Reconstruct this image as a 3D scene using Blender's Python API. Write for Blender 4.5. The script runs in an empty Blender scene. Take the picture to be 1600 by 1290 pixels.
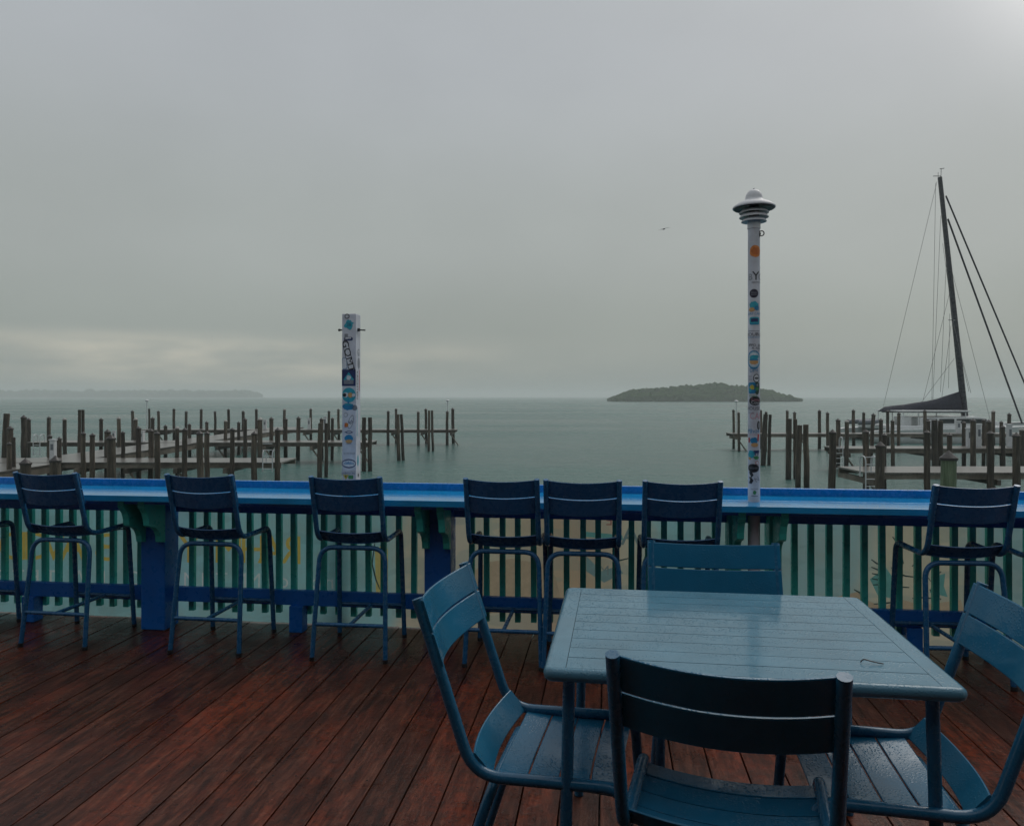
import bpy, bmesh, math, random
from mathutils import Vector, Matrix
random.seed(7)
R = math.radians
sc = bpy.context.scene
C = sc.collection

# ------------------------------------------------------------------ camera
cam_d = bpy.data.cameras.new('camera')
cam = bpy.data.objects.new('camera', cam_d)
C.objects.link(cam)
cam_d.sensor_width = 36.0
cam_d.lens = 27.0
cam_d.shift_y = -0.01625
cam_d.clip_start = 0.05
cam_d.clip_end = 20000
EYE = 1.5
cam.location = (0, 0, EYE)
cam.rotation_euler = (R(90), 0, 0)
sc.camera = cam

# ------------------------------------------------------------------ sky
SUN_DIR = Vector((0.78, 1.0, 1.45)).normalized()
GLOW_DIR = Vector((0.80, 1.0, 0.66)).normalized()      # thinnest part of the cloud, below the hidden sun
SUN_EL = math.asin(SUN_DIR.z)
SUN_AZ = math.atan2(SUN_DIR.x, SUN_DIR.y)
world = bpy.data.worlds.new('World')
sc.world = world
world.use_nodes = True
wn = world.node_tree.nodes; wl = world.node_tree.links
wn.clear()
def wnode(t, **kw):
    n = wn.new(t)
    for k, v in kw.items(): setattr(n, k, v)
    return n
def wmath(op, a, b=None, clamp=False):
    n = wnode('ShaderNodeMath', operation=op, use_clamp=clamp)
    for i, s in enumerate((a, b)):
        if s is None: continue
        if isinstance(s, (int, float)): n.inputs[i].default_value = s
        else: wl.new(s, n.inputs[i])
    return n.outputs[0]
def wsmooth(v, a, b):
    n = wnode('ShaderNodeMapRange', interpolation_type='SMOOTHSTEP')
    n.inputs['From Min'].default_value = a; n.inputs['From Max'].default_value = b
    wl.new(v, n.inputs['Value']); return n.outputs[0]
tc = wnode('ShaderNodeTexCoord')
sep = wnode('ShaderNodeSeparateXYZ'); wl.new(tc.outputs['Generated'], sep.inputs[0])
ramp = wnode('ShaderNodeValToRGB')
wl.new(sep.outputs['Z'], ramp.inputs[0])
cr = ramp.color_ramp
cr.interpolation = 'EASE'
stops = [(0.0, (.26, .295, .279)), (.07, (.308, .34, .322)), (.2, (.37, .398, .388)), (.42, (.42, .445, .465)), (.75, (.50, .53, .56)), (1.0, (.62, .65, .69))]
while len(cr.elements) < len(stops): cr.elements.new(0.5)
for e, (p, c) in zip(cr.elements, stops):
    e.position = p; e.color = (*c, 1)
# soft cloud mottling
mp = wnode('ShaderNodeMapping'); mp.inputs['Scale'].default_value = (1.3, 1.3, 2.4)
wl.new(tc.outputs['Generated'], mp.inputs[0])
nz = wnode('ShaderNodeTexNoise'); nz.inputs['Scale'].default_value = 2.1; nz.inputs['Detail'].default_value = 4; nz.inputs['Roughness'].default_value = .5
wl.new(mp.outputs[0], nz.inputs['Vector'])
mot = wnode('ShaderNodeMapRange'); wl.new(nz.outputs[0], mot.inputs['Value'])
mot.inputs['From Min'].default_value = .3; mot.inputs['From Max'].default_value = .7
mot.inputs['To Min'].default_value = .945; mot.inputs['To Max'].default_value = 1.045
m1 = wnode('ShaderNodeVectorMath', operation='SCALE')
wl.new(ramp.outputs[0], m1.inputs[0]); wl.new(mot.outputs[0], m1.inputs['Scale'])
# brightening round the hidden sun
dot = wnode('ShaderNodeVectorMath', operation='DOT_PRODUCT')
wl.new(tc.outputs['Generated'], dot.inputs[0]); dot.inputs[1].default_value = GLOW_DIR
dpos = wmath('MAXIMUM', dot.outputs['Value'], 0.0)
g1 = wmath('MULTIPLY', wmath('POWER', dpos, 12.0), .06)
g2 = wmath('MULTIPLY', wmath('POWER', dpos, 190.0), .62)
glow = wmath('ADD', g1, g2)
gv = wnode('ShaderNodeVectorMath', operation='SCALE'); gv.inputs[0].default_value = (1.0, .955, .915)
wl.new(glow, gv.inputs['Scale'])
m2 = wnode('ShaderNodeVectorMath', operation='ADD'); wl.new(m1.outputs[0], m2.inputs[0]); wl.new(gv.outputs[0], m2.inputs[1])
# lighter warm break under the cloud base low in the west
az = wmath('DIVIDE', sep.outputs['X'], wmath('MAXIMUM', sep.outputs['Y'], .05))
da = wmath('ADD', az, .45)
gau = wmath('POWER', 2.71828, wmath('MULTIPLY', wmath('MULTIPLY', da, da), -9.0))
band = wmath('MULTIPLY', wsmooth(sep.outputs['Z'], .0, .035), wmath('SUBTRACT', 1.0, wsmooth(sep.outputs['Z'], .055, .085)))
mp2 = wnode('ShaderNodeMapping'); mp2.inputs['Scale'].default_value = (7, 7, 32)
wl.new(tc.outputs['Generated'], mp2.inputs[0])
nz2 = wnode('ShaderNodeTexNoise'); nz2.inputs['Scale'].default_value = 1.0; nz2.inputs['Detail'].default_value = 4
wl.new(mp2.outputs[0], nz2.inputs['Vector'])
brk = wmath('MULTIPLY', wmath('MULTIPLY', gau, band), wsmooth(nz2.outputs[0], .25, .75))
brk = wmath('MULTIPLY', brk, wsmooth(sep.outputs['Y'], 0.0, .2))
bv = wnode('ShaderNodeVectorMath', operation='SCALE'); bv.inputs[0].default_value = (.27, .21, .14)
wl.new(brk, bv.inputs['Scale'])
m3 = wnode('ShaderNodeVectorMath', operation='ADD'); wl.new(m2.outputs[0], m3.inputs[0]); wl.new(bv.outputs[0], m3.inputs[1])
sc10 = wnode('ShaderNodeVectorMath', operation='SCALE'); sc10.inputs['Scale'].default_value = 10.0
wl.new(m3.outputs[0], sc10.inputs[0])
sky = wnode('ShaderNodeTexSky'); sky.sky_type = 'NISHITA'; sky.sun_disc = False
sky.sun_elevation = SUN_EL; sky.sun_rotation = SUN_AZ; sky.air_density = 1.5; sky.dust_density = 4
mixs = wnode('ShaderNodeMix', data_type='RGBA'); mixs.inputs['Factor'].default_value = .95
wl.new(sky.outputs[0], mixs.inputs['A']); wl.new(sc10.outputs[0], mixs.inputs['B'])
bg = wnode('ShaderNodeBackground'); bg.inputs['Strength'].default_value = .1
wl.new(mixs.outputs['Result'], bg.inputs['Color'])
wo = wnode('ShaderNodeOutputWorld'); wl.new(bg.outputs[0], wo.inputs['Surface'])

# ------------------------------------------------------------------ sun behind the overcast
sun_d = bpy.data.lights.new('sun', 'SUN'); sun_d.energy = 1.0; sun_d.angle = R(40); sun_d.color = (1, .96, .9)
sun = bpy.data.objects.new('sun', sun_d); C.objects.link(sun)
sun.rotation_euler = (-SUN_DIR).to_track_quat('-Z', 'Y').to_euler()
sun.location = (20, 25, 30)

sc.view_settings.view_transform = 'Standard'
sc.view_settings.look = 'None'
sc.view_settings.exposure = 0.0
sc.view_settings.gamma = 1.0
sc.view_settings.use_curve_mapping = False
sc.render.engine = 'CYCLES'
sc.cycles.use_denoising = True
sc.cycles.max_bounces = 6
sc.cycles.volume_bounces = 2
sc.cycles.sample_clamp_indirect = 6

# ------------------------------------------------------------------ materials
def nt(name):
    m = bpy.data.materials.new(name); m.use_nodes = True
    t = m.node_tree; b = t.nodes['Principled BSDF']
    return m, t, b
def N(t, ty, **kw):
    n = t.nodes.new(ty)
    for k, v in kw.items(): setattr(n, k, v)
    return n
def setin(n, **kw):
    for k, v in kw.items(): n.inputs[k.replace('_', ' ')].default_value = v
def coords(t, kind='Object', scale=(1, 1, 1)):
    if kind == 'World':
        g = N(t, 'ShaderNodeNewGeometry'); src = g.outputs['Position']
    else:
        g = N(t, 'ShaderNodeTexCoord'); src = g.outputs[kind]
    m = N(t, 'ShaderNodeMapping'); m.inputs['Scale'].default_value = scale
    t.links.new(src, m.inputs[0]); return m.outputs[0]
def noise(t, vec, scale, detail=4, rough=.55):
    n = N(t, 'ShaderNodeTexNoise'); setin(n, Scale=scale, Detail=detail, Roughness=rough)
    t.links.new(vec, n.inputs['Vector']); return n.outputs['Fac']
def ramp_(t, fac, stops, interp='LINEAR'):
    r = N(t, 'ShaderNodeValToRGB'); cr = r.color_ramp; cr.interpolation = interp
    while len(cr.elements) < len(stops): cr.elements.new(.5)
    for e, (p, c) in zip(cr.elements, stops):
        e.position = p; e.color = (*c, 1) if len(c) == 3 else c
    t.links.new(fac, r.inputs[0]); return r.outputs[0]
def mrange(t, v, a, b, c, d):
    n = N(t, 'ShaderNodeMapRange'); t.links.new(v, n.inputs['Value'])
    for k, x in zip(('From Min', 'From Max', 'To Min', 'To Max'), (a, b, c, d)): n.inputs[k].default_value = x
    return n.outputs[0]
def mixc(t, fac, a, b, mode='MIX'):
    n = N(t, 'ShaderNodeMix', data_type='RGBA', blend_type=mode)
    for k, s in (('Factor', fac), ('A', a), ('B', b)):
        if isinstance(s, (int, float)): n.inputs[k].default_value = s
        elif isinstance(s, tuple): n.inputs[k].default_value = (*s, 1)
        else: t.links.new(s, n.inputs[k])
    return n.outputs['Result']
def bump(t, b, h, strength, dist=.01):
    n = N(t, 'ShaderNodeBump'); setin(n, Strength=strength, Distance=dist)
    t.links.new(h, n.inputs['Height']); t.links.new(n.outputs[0], b.inputs['Normal']); return n

def paint(name, col, rough=.35, var=.25, coat=0.0, scale=6, bscale=140, bstr=.12, wet=True):
    """brushed / powder-coat paint, worn and rain-wet"""
    m, t, b = nt(name)
    v = coords(t, 'World')
    f = noise(t, v, scale, 6, .65)
    lo = tuple(c * (1 - var) for c in col); hi = tuple(min(1, c * (1 + var * .8)) for c in col)
    t.links.new(ramp_(t, f, [(.3, lo), (.7, hi)]), b.inputs['Base Color'])
    f2 = noise(t, v, scale * 4, 3)
    t.links.new(mrange(t, f2, .35, .65, rough * (.45 if wet else .8), rough * 1.25), b.inputs['Roughness'])
    if coat: setin(b, Coat_Weight=coat, Coat_Roughness=.12)
    bump(t, b, noise(t, v, bscale, 2), bstr, .004)
    return m

def beaded(name, col, rough, film, var=.15, stretch=(1, 1, 1), rot=None, dropscale=90, dropstr=.5):
    """painted metal carrying a film of rain: smooth pools where film noise is high, beads elsewhere"""
    m, t, b = nt(name)
    v = coords(t, 'Object', stretch)
    vo = coords(t, 'World')
    f = noise(t, vo, 5, 5)
    lo = tuple(c * (1 - var) for c in col); hi = tuple(min(1, c * (1 + var)) for c in col)
    t.links.new(ramp_(t, f, [(.3, lo), (.7, hi)]), b.inputs['Base Color'])
    mask = mrange(t, noise(t, v, film, 4, .6), .33, .67, 0, 1)
    t.links.new(mrange(t, mask, 0, 1, rough, .09), b.inputs['Roughness'])
    setin(b, IOR=1.4)
    vor = N(t, 'ShaderNodeTexVoronoi', feature='SMOOTH_F1'); setin(vor, Scale=dropscale, Smoothness=.4)
    t.links.new(vo, vor.inputs['Vector'])
    drops = mrange(t, vor.outputs['Distance'], .1, .45, 1, 0)
    inv = mrange(t, mask, 0, 1, 1, .12)
    mm = N(t, 'ShaderNodeMath', operation='MULTIPLY'); t.links.new(drops, mm.inputs[0]); t.links.new(inv, mm.inputs[1])
    fine = noise(t, vo, 35, 3)
    ad = N(t, 'ShaderNodeMath', operation='MULTIPLY_ADD'); t.links.new(fine, ad.inputs[0]); ad.inputs[1].default_value = .35; t.links.new(mm.outputs[0], ad.inputs[2])
    bump(t, b, ad.outputs[0], dropstr, .0025)
    return m

def wood_grey(name, a, b_, c_, scale=2.0, vertical=True, wet=.55):
    m, t, b = nt(name)
    v = coords(t, 'Object', (5, 5, .45) if vertical else (1, 1, 1))
    oi = N(t, 'ShaderNodeObjectInfo')
    off = N(t, 'ShaderNodeVectorMath', operation='ADD'); t.links.new(v, off.inputs[0])
    s = N(t, 'ShaderNodeVectorMath', operation='SCALE'); s.inputs[0].default_value = (37, 11, 23); t.links.new(oi.outputs['Random'], s.inputs['Scale'])
    t.links.new(s.outputs[0], off.inputs[1])
    f = noise(t, off.outputs[0], scale, 7, .7)
    col = ramp_(t, f, [(.28, a), (.5, b_), (.74, c_)])
    tint = mrange(t, oi.outputs['Random'], 0, 1, .65, 1.9)
    sv = N(t, 'ShaderNodeVectorMath', operation='SCALE'); t.links.new(col, sv.inputs[0]); t.links.new(tint, sv.inputs['Scale'])
    if vertical:
        tcz = N(t, 'ShaderNodeTexCoord'); sz = N(t, 'ShaderNodeSeparateXYZ'); t.links.new(tcz.outputs['Object'], sz.inputs[0])
        wob = N(t, 'ShaderNodeMath', operation='MULTIPLY_ADD'); t.links.new(f, wob.inputs[0]); wob.inputs[1].default_value = .7; t.links.new(sz.outputs['Z'], wob.inputs[2])
        tide = mrange(t, wob.outputs[0], -1.95, -1.35, 1, 0)
        guano = mrange(t, noise(t, off.outputs[0], 3.1, 4), .62, .72, 0, .5)
        g1_ = mixc(t, guano, sv.outputs[0], (.17, .16, .14))
        t.links.new(mixc(t, tide, g1_, (.010, .012, .008)), b.inputs['Base Color'])
    else:
        t.links.new(sv.outputs[0], b.inputs['Base Color'])
    setin(b, Roughness=wet)
    bump(t, b, f, .8, .03)
    return m

M = {}
M['bar_blue'] = paint('bar_blue_paint', (.008, .19, .55), .3, .18, scale=9)
M['post_blue'] = paint('post_blue_paint', (.004, .15, .56), .45, .15, scale=5)
M['teal'] = paint('teal_paint', (.045, .60, .51), .5, .2, scale=7)
M['seat'] = beaded('wet_blue_metal', (.016, .14, .255), .3, 7, dropscale=110, dropstr=.3)
M['tube'] = paint('blue_tube_paint', (.018, .125, .235), .30, .12, scale=8)
M['stool'] = paint('stool_navy_paint', (.013, .105, .24), .30, .15, scale=8)
M['stoolslat'] = paint('stool_slat_paint', (.008, .082, .21), .34, .15, scale=8)
M['white'] = paint('white_post_paint', (.58, .59, .64), .5, .28, scale=7, wet=False)
M['lamp'] = paint('lamp_white_paint', (.58, .58, .6), .4, .1, scale=9, wet=False)
M['lampdark'] = paint('lamp_inner_paint', (.11, .115, .13), .5, .1)
M['iron'] = paint('black_iron', (.02, .02, .022), .5, .2)
M['pile'] = wood_grey('weathered_piling_wood', (.007, .0052, .0036), (.036, .028, .019), (.135, .108, .078))
M['green_pile'] = wood_grey('treated_green_piling_wood', (.018, .026, .013), (.055, .078, .042), (.13, .155, .10))
M['cap'] = paint('piling_cap', (.028, .024, .022), .55, .3)
M['pale_cap'] = paint('pale_piling_cap', (.30, .29, .27), .6, .3, wet=False)
M['pedestal'] = paint('pedestal_white', (.55, .57, .58), .45, .12, wet=False)
M['hull'] = paint('boat_white', (.62, .64, .64), .25, .06, scale=1, wet=False)
M['mast'] = paint('dark_mast', (.018, .02, .03), .35, .15, scale=1)
M['canvas'] = paint('navy_canvas', (.018, .02, .036), .75, .3, scale=2, bscale=9, bstr=.6, wet=False)
M['glass'] = paint('boat_glass', (.015, .02, .024), .08, .1)
M['wire'] = paint('rigging_wire', (.12, .12, .12), .4, .1)
M['rubber'] = paint('dinghy_grey', (.12, .14, .16), .6, .1)
M['gull'] = paint('bird_grey', (.06, .06, .065), .7, .1, wet=False)

# wet stained deck planks
def deck_mat():
    m, t, b = nt('wet_red_deck_stain')
    v = coords(t, 'World')
    rot = N(t, 'ShaderNodeMapping'); rot.inputs['Rotation'].default_value = (0, 0, R(7.1))
    t.links.new(v, rot.inputs[0])
    oi = N(t, 'ShaderNodeObjectInfo')
    jit = N(t, 'ShaderNodeVectorMath', operation='SCALE'); jit.inputs[0].default_value = (0, 60, 0); t.links.new(oi.outputs['Random'], jit.inputs['Scale'])
    st = N(t, 'ShaderNodeMapping'); st.inputs['Scale'].default_value = (22, 2.6, 22); t.links.new(rot.outputs[0], st.inputs[0])
    ad = N(t, 'ShaderNodeVectorMath', operation='ADD'); t.links.new(st.outputs[0], ad.inputs[0]); t.links.new(jit.outputs[0], ad.inputs[1])
    grain = noise(t, ad.outputs[0], 1.6, 9, .72)
    st2 = N(t, 'ShaderNodeMapping'); st2.inputs['Scale'].default_value = (1.9, .75, 1); t.links.new(rot.outputs[0], st2.inputs[0])
    worn = noise(t, st2.outputs[0], 1.25, 6, .68)
    fine = noise(t, rot.outputs[0], 21, 7, .75)
    col = ramp_(t, grain, [(.32, (.016, .007, .0052)), (.5, (.066, .021, .0125)), (.70, (.15, .056, .034))])
    red = ramp_(t, grain, [(.28, (.065, .012, .006)), (.55, (.20, .037, .015)), (.75, (.30, .080, .036))])
    wm = mrange(t, worn, .46, .62, 0, 1)
    wm2 = N(t, 'ShaderNodeMath', operation='MULTIPLY'); t.links.new(wm, wm2.inputs[0]); t.links.new(mrange(t, fine, .36, .6, .0, 1), wm2.inputs[1])
    c1 = mixc(t, wm2.outputs[0], col, red)
    tint = mrange(t, oi.outputs['Random'], 0, 1, .72, 1.22)
    sv = N(t, 'ShaderNodeVectorMath', operation='SCALE'); t.links.new(c1, sv.inputs[0]); t.links.new(tint, sv.inputs['Scale'])
    # dark bare specks where stain has flaked
    sp = mrange(t, noise(t, rot.outputs[0], 30, 8, .85), .52, .66, 0, .8)
    c2a = mixc(t, sp, sv.outputs[0], (.010, .0065, .0055))
    c2 = mixc(t, mrange(t, noise(t, st.outputs[0], 5.5, 6, .8), .60, .74, 0, .6), c2a, (.13, .095, .075))
    t.links.new(c2, b.inputs['Base Color'])
    wet = mrange(t, noise(t, rot.outputs[0], 1.5, 5, .65), .44, .60, 0, 1)
    t.links.new(mrange(t, wet, 0, 1, .40, .10), b.inputs['Roughness'])
    setin(b, IOR=1.33, Specular_IOR_Level=.4)
    h = N(t, 'ShaderNodeMath', operation='ADD'); t.links.new(grain, h.inputs[0]); t.links.new(fine, h.inputs[1])
    bn = bump(t, b, h.outputs[0], .55, .006)
    t.links.new(mrange(t, wet, 0, 1, .75, .3), bn.inputs['Strength'])
    return m
M['deck'] = deck_mat()
M['screw'] = paint('screw_head', (.035, .028, .024), .35, .3)
M['joist'] = paint('dark_joist', (.012, .009, .008), .8, .3)

def water_mat():
    m, t, b = nt('rain_grey_water')
    v = coords(t, 'World')
    sc1 = N(t, 'ShaderNodeMapping'); sc1.inputs['Scale'].default_value = (.35, 1.0, 1); t.links.new(v, sc1.inputs[0])
    big = noise(t, sc1.outputs[0], .045, 5, .6)
    t.links.new(ramp_(t, big, [(.35, (.016, .082, .072)), (.65, (.028, .115, .10))]), b.inputs['Base Color'])
    t.links.new(mrange(t, big, .38, .62, .15, .30), b.inputs['Roughness']); setin(b, IOR=1.33)
    w1 = noise(t, sc1.outputs[0], .8, 6, .62)
    w2 = noise(t, v, 6.5, 3, .6)
    ad = N(t, 'ShaderNodeMath', operation='MULTIPLY_ADD'); t.links.new(w2, ad.inputs[0]); ad.inputs[1].default_value = .3; t.links.new(w1, ad.inputs[2])
    bump(t, b, ad.outputs[0], .85, .5)
    return m
M['water'] = water_mat()

def dock_mat():
    m, t, b = nt('wet_grey_dock_boards')
    v = coords(t, 'Object')
    w = N(t, 'ShaderNodeTexWave', wave_type='BANDS', bands_direction='X'); setin(w, Scale=2.2, Distortion=.3, Detail=1)
    t.links.new(v, w.inputs['Vector'])
    f = noise(t, v, 3, 6, .7)
    col = ramp_(t, f, [(.3, (.075, .07, .062)), (.7, (.19, .178, .16))])
    c2 = mixc(t, mrange(t, w.outputs['Fac'], 0, .12, .75, 0), col, (.02, .018, .016))
    t.links.new(c2, b.inputs['Base Color']); setin(b, Roughness=.28)
    return m
M['dock'] = dock_mat()
M['beam'] = wood_grey('dock_beam_wood', (.035, .029, .022), (.085, .072, .056), (.16, .14, .115), 1.5, False, .6)

def leaf_mat(name, a, b_):
    m, t, b = nt(name)
    v = coords(t, 'World')
    t.links.new(ramp_(t, noise(t, v, .35, 5, .7), [(.3, a), (.7, b_)]), b.inputs['Base Color'])
    setin(b, Roughness=.7, Specular_IOR_Level=0.0); return m
M['mangrove'] = leaf_mat('mangrove_leaves', (.010, .030, .007), (.040, .075, .018))
M['mud'] = leaf_mat('island_mud', (.03, .03, .024), (.05, .048, .038))

def banner_mat():
    """printed mesh banner seen from its back: colour zones along its length"""
    m, t, b = nt('printed_banner_mesh')
    v = coords(t, 'Object')
    s = N(t, 'ShaderNodeSeparateXYZ'); t.links.new(v, s.inputs[0])
    wv = noise(t, v, 2.3, 3)
    u = N(t, 'ShaderNodeMath', operation='MULTIPLY_ADD'); t.links.new(wv, u.inputs[0]); u.inputs[1].default_value = .30; t.links.new(s.outputs['X'], u.inputs[2])
    un = mrange(t, u.outputs[0], -5.05, 3.65, 0, 1)
    def P(x): return (x + 5.2) / 8.7
    aqua = (.31, .57, .60); cream = (.63, .56, .43); peach = (.61, .42, .28); grey = (.35, .51, .52)
    col = ramp_(t, un, [(P(-5.1), aqua), (P(-1.42), aqua), (P(-1.30), cream), (P(-.75), cream), (P(-.15), peach), (P(.12), cream), (P(.35), aqua),
                        (P(.62), grey), (P(1.45), grey), (P(1.62), cream), (P(2.05), cream), (P(2.2), grey)])
    zz = mrange(t, s.outputs['Z'], .1, .6, 0, 1)
    c2 = mixc(t, mrange(t, noise(t, v, 5, 5, .7), .4, .7, 0, .35), col, (.40, .36, .29))
    sw = N(t, 'ShaderNodeMapping'); sw.inputs['Scale'].default_value = (1.2, 1, 3.2); t.links.new(v, sw.inputs[0])
    c3 = mixc(t, mrange(t, noise(t, sw.outputs[0], 2.6, 2), .52, .56, 0, .22), c2, (.18, .32, .33))
    t.links.new(c3, b.inputs['Base Color']); setin(b, Roughness=.7)
    tr = N(t, 'ShaderNodeBsdfTranslucent'); t.links.new(c3, tr.inputs['Color'])
    mx = N(t, 'ShaderNodeMixShader'); mx.inputs[0].default_value = .5
    t.links.new(b.outputs[0], mx.inputs[1]); t.links.new(tr.outputs[0], mx.inputs[2])
    t.links.new(mx.outputs[0], t.nodes['Material Output'].inputs['Surface'])
    return m
M['banner'] = banner_mat()
INK = {}
def ink(col, rough=.45):
    k = tuple(round(c, 3) for c in col)
    if k not in INK:
        m, t, b = nt('print_ink')
        v = coords(t, 'World')
        f = noise(t, v, 60, 3)
        t.links.new(ramp_(t, f, [(.3, tuple(c * .8 for c in col)), (.7, tuple(min(1, c * 1.1) for c in col))]), b.inputs['Base Color'])
        setin(b, Roughness=rough); INK[k] = m
    return INK[k]

# ------------------------------------------------------------------ mesh helpers
class MB:
    def __init__(s): s.v = []; s.f = []; s.mi = []
    def add(s, vs, fs, mi=0):
        o = len(s.v); s.v += [tuple(p) for p in vs]
        s.f += [tuple(i + o for i in f) for f in fs]; s.mi += [mi] * len(fs)
    def box(s, c, d, rz=0, mi=0):
        cx, cy, cz = c; a, b, h = d[0] / 2, d[1] / 2, d[2] / 2
        vs = []
        for z in (-h, h):
            for x, y in ((-a, -b), (a, -b), (a, b), (-a, b)):
                vs.append((cx + x * math.cos(rz) - y * math.sin(rz), cy + x * math.sin(rz) + y * math.cos(rz), cz + z))
        s.add(vs, [(3, 2, 1, 0), (4, 5, 6, 7), (0, 1, 5, 4), (1, 2, 6, 5), (2, 3, 7, 6), (3, 0, 4, 7)], mi); return s
    def tube(s, pts, r, n=10, mi=0, caps=True, flat=1.0):
        pts = [Vector(p) for p in pts]
        rr = r if isinstance(r, (list, tuple)) else [r] * len(pts)
        T = []
        for i in range(len(pts)):
            a = pts[max(i - 1, 0)]; b = pts[min(i + 1, len(pts) - 1)]
            T.append((b - a).normalized())
        up = Vector((1, 0, 0)) if abs(T[0].x) < .9 else Vector((0, 1, 0))
        nrm = (up - T[0] * up.dot(T[0])).normalized()
        vs = []; 
        for i, p in enumerate(pts):
            nrm = (nrm - T[i] * nrm.dot(T[i])).normalized()
            bn = T[i].cross(nrm)
            for k in range(n):
                a = 2 * math.pi * k / n
                vs.append(p + (nrm * math.cos(a) + bn * math.sin(a) * flat) * rr[i])
        fs = []
        for i in range(len(pts) - 1):
            for k in range(n):
                k2 = (k + 1) % n
                fs.append((i * n + k, i * n + k2, (i + 1) * n + k2, (i + 1) * n + k))
        if caps:
            fs.append(tuple(range(n - 1, -1, -1))); fs.append(tuple((len(pts) - 1) * n + k for k in range(n)))
        s.add(vs, fs, mi); return s
    def lathe(s, prof, n=24, mi=0, c=(0, 0, 0)):
        vs = []
        for r_, z in prof:
            for k in range(n):
                a = 2 * math.pi * k / n
                vs.append((c[0] + r_ * math.cos(a), c[1] + r_ * math.sin(a), c[2] + z))
        fs = []
        for i in range(len(prof) - 1):
            for k in range(n):
                k2 = (k + 1) % n
                fs.append((i * n + k, i * n + k2, (i + 1) * n + k2, (i + 1) * n + k))
        s.add(vs, fs, mi); return s
    def mesh(s, name, mats, smooth=False, bevel=0, angle=24):
        me = bpy.data.meshes.new(name)
        me.from_pydata(s.v, [], s.f)
        for m in (mats if isinstance(mats, (list, tuple)) else [mats]): me.materials.append(m)
        if any(s.mi): me.polygons.foreach_set('material_index', s.mi)
        bm = bmesh.new(); bm.from_mesh(me)
        bmesh.ops.recalc_face_normals(bm, faces=bm.faces)
        if bevel:
            es = [e for e in bm.edges if len(e.link_faces) == 2 and e.calc_face_angle(0) > R(40)]
            bmesh.ops.bevel(bm, geom=es, offset=bevel, segments=2, profile=.6, affect='EDGES', clamp_overlap=True)
        if smooth or bevel:
            for f in bm.faces: f.smooth = True
            for e in bm.edges:
                if len(e.link_faces) == 2 and e.calc_face_angle(0) > R(8 if bevel else angle): e.smooth = False
        bm.to_mesh(me); bm.free()
        return me
    def build(s, name, mats, parent=None, smooth=False, bevel=0, angle=24, loc=None, rz=None):
        return link(name, s.mesh(name, mats, smooth, bevel, angle), parent, loc, rz)
def link(name, me, parent=None, loc=None, rz=None):
    o = bpy.data.objects.new(name, me); C.objects.link(o)
    if parent is not None: o.parent = parent
    if loc is not None: o.location = loc
    if rz is not None: o.rotation_euler = (0, 0, rz)
    return o
def tag(o, label=None, cat=None, group=None, kind=None):
    if label: o['label'] = label
    if cat: o['category'] = cat
    if group: o['group'] = group
    if kind: o['kind'] = kind
    return o
def empty(name, loc=(0, 0, 0), rz=0):
    return link(name, None, None, loc, rz)
def copy_tree(o, parent=None):
    c = o.copy(); C.objects.link(c); c.parent = parent
    for ch in list(o.children): copy_tree(ch, c)
    return c
def fillet(pts, rad, seg=5):
    pts = [Vector(p) for p in pts]
    if not isinstance(rad, (list, tuple)): rad = [rad] * len(pts)
    out = [pts[0]]
    for i in range(1, len(pts) - 1):
        p = pts[i]; a = (pts[i - 1] - p); b = (pts[i + 1] - p)
        d = min(rad[i], a.length * .48, b.length * .48)
        A = p + a.normalized() * d; B = p + b.normalized() * d
        for k in range(seg + 1):
            t = k / seg
            out.append(A * (1 - t) ** 2 + p * 2 * t * (1 - t) + B * t ** 2)
    out.append(pts[-1]); return out
ORD = ['first', 'second', 'third', 'fourth', 'fifth', 'sixth', 'seventh', 'eighth', 'ninth', 'tenth', 'eleventh', 'twelfth', 'thirteenth',
       'fourteenth', 'fifteenth', 'sixteenth', 'seventeenth', 'eighteenth', 'nineteenth', 'twentieth']

# the deck frame: u runs along the railing, v runs out towards the water
TH = R(7.1); CT, ST = math.cos(TH), math.sin(TH)
def D(u, v, z=0): return (u * CT + v * ST, -u * ST + v * CT, z)
def ray(x, y, Y):      # sight line at pixel (x, y) of the 1600 px survey, at distance Y
    return ((x - 800) / 1200 * Y, Y, EYE - (y - 619) / 1200 * Y)
WATER = -2.5
DOCKZ = -1.24

# ================================================================== THE SETTING
wm = MB(); wm.add([(-5000, -300, WATER), (5000, -300, WATER), (5000, 7000, WATER), (-5000, 7000, WATER)], [(0, 1, 2, 3)])
tag(wm.build('water', M['water']), kind='structure')

# deck: joist platform with its planks
dk = MB(); dk.box((0, 1.63, -.155), (13.4, 6.56, .21))
deck = dk.build('deck', M['joist'], loc=D(0, 0), rz=-TH)
tag(deck, kind='structure')
PW, PG = .140, .006
pm = MB(); pm.box((0, 1.63, -.019), (PW, 6.5, .038))
plank_me = pm.mesh('plank', M['deck'], bevel=.003)
# screw heads in pairs over each joist, part of every plank
bmk = bmesh.new(); bmk.from_mesh(plank_me)
plank_me.materials.append(M['screw'])
for yv in [4.66 - .58 * k for k in range(9)]:
    for xv in (-.046, .045):
        ret = bmesh.ops.create_circle(bmk, cap_ends=True, segments=7, radius=.0045, matrix=Matrix.Translation((xv, yv + random.uniform(-.01, .01), .0006)))
        for f in {f for v in ret['verts'] for f in v.link_faces}: f.material_index = 1; f.normal_update()
bmk.to_mesh(plank_me); bmk.free()
n = int(13.2 / (PW + PG))
for i in range(n):
    o = link('plank', plank_me, deck)
    o.location = (-6.6 + (i + .5) * (PW + PG), random.uniform(-.01, .01), random.uniform(-.0012, .0012) - .002)
    o.rotation_euler = (0, random.uniform(-.004, .004), 0)

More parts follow.
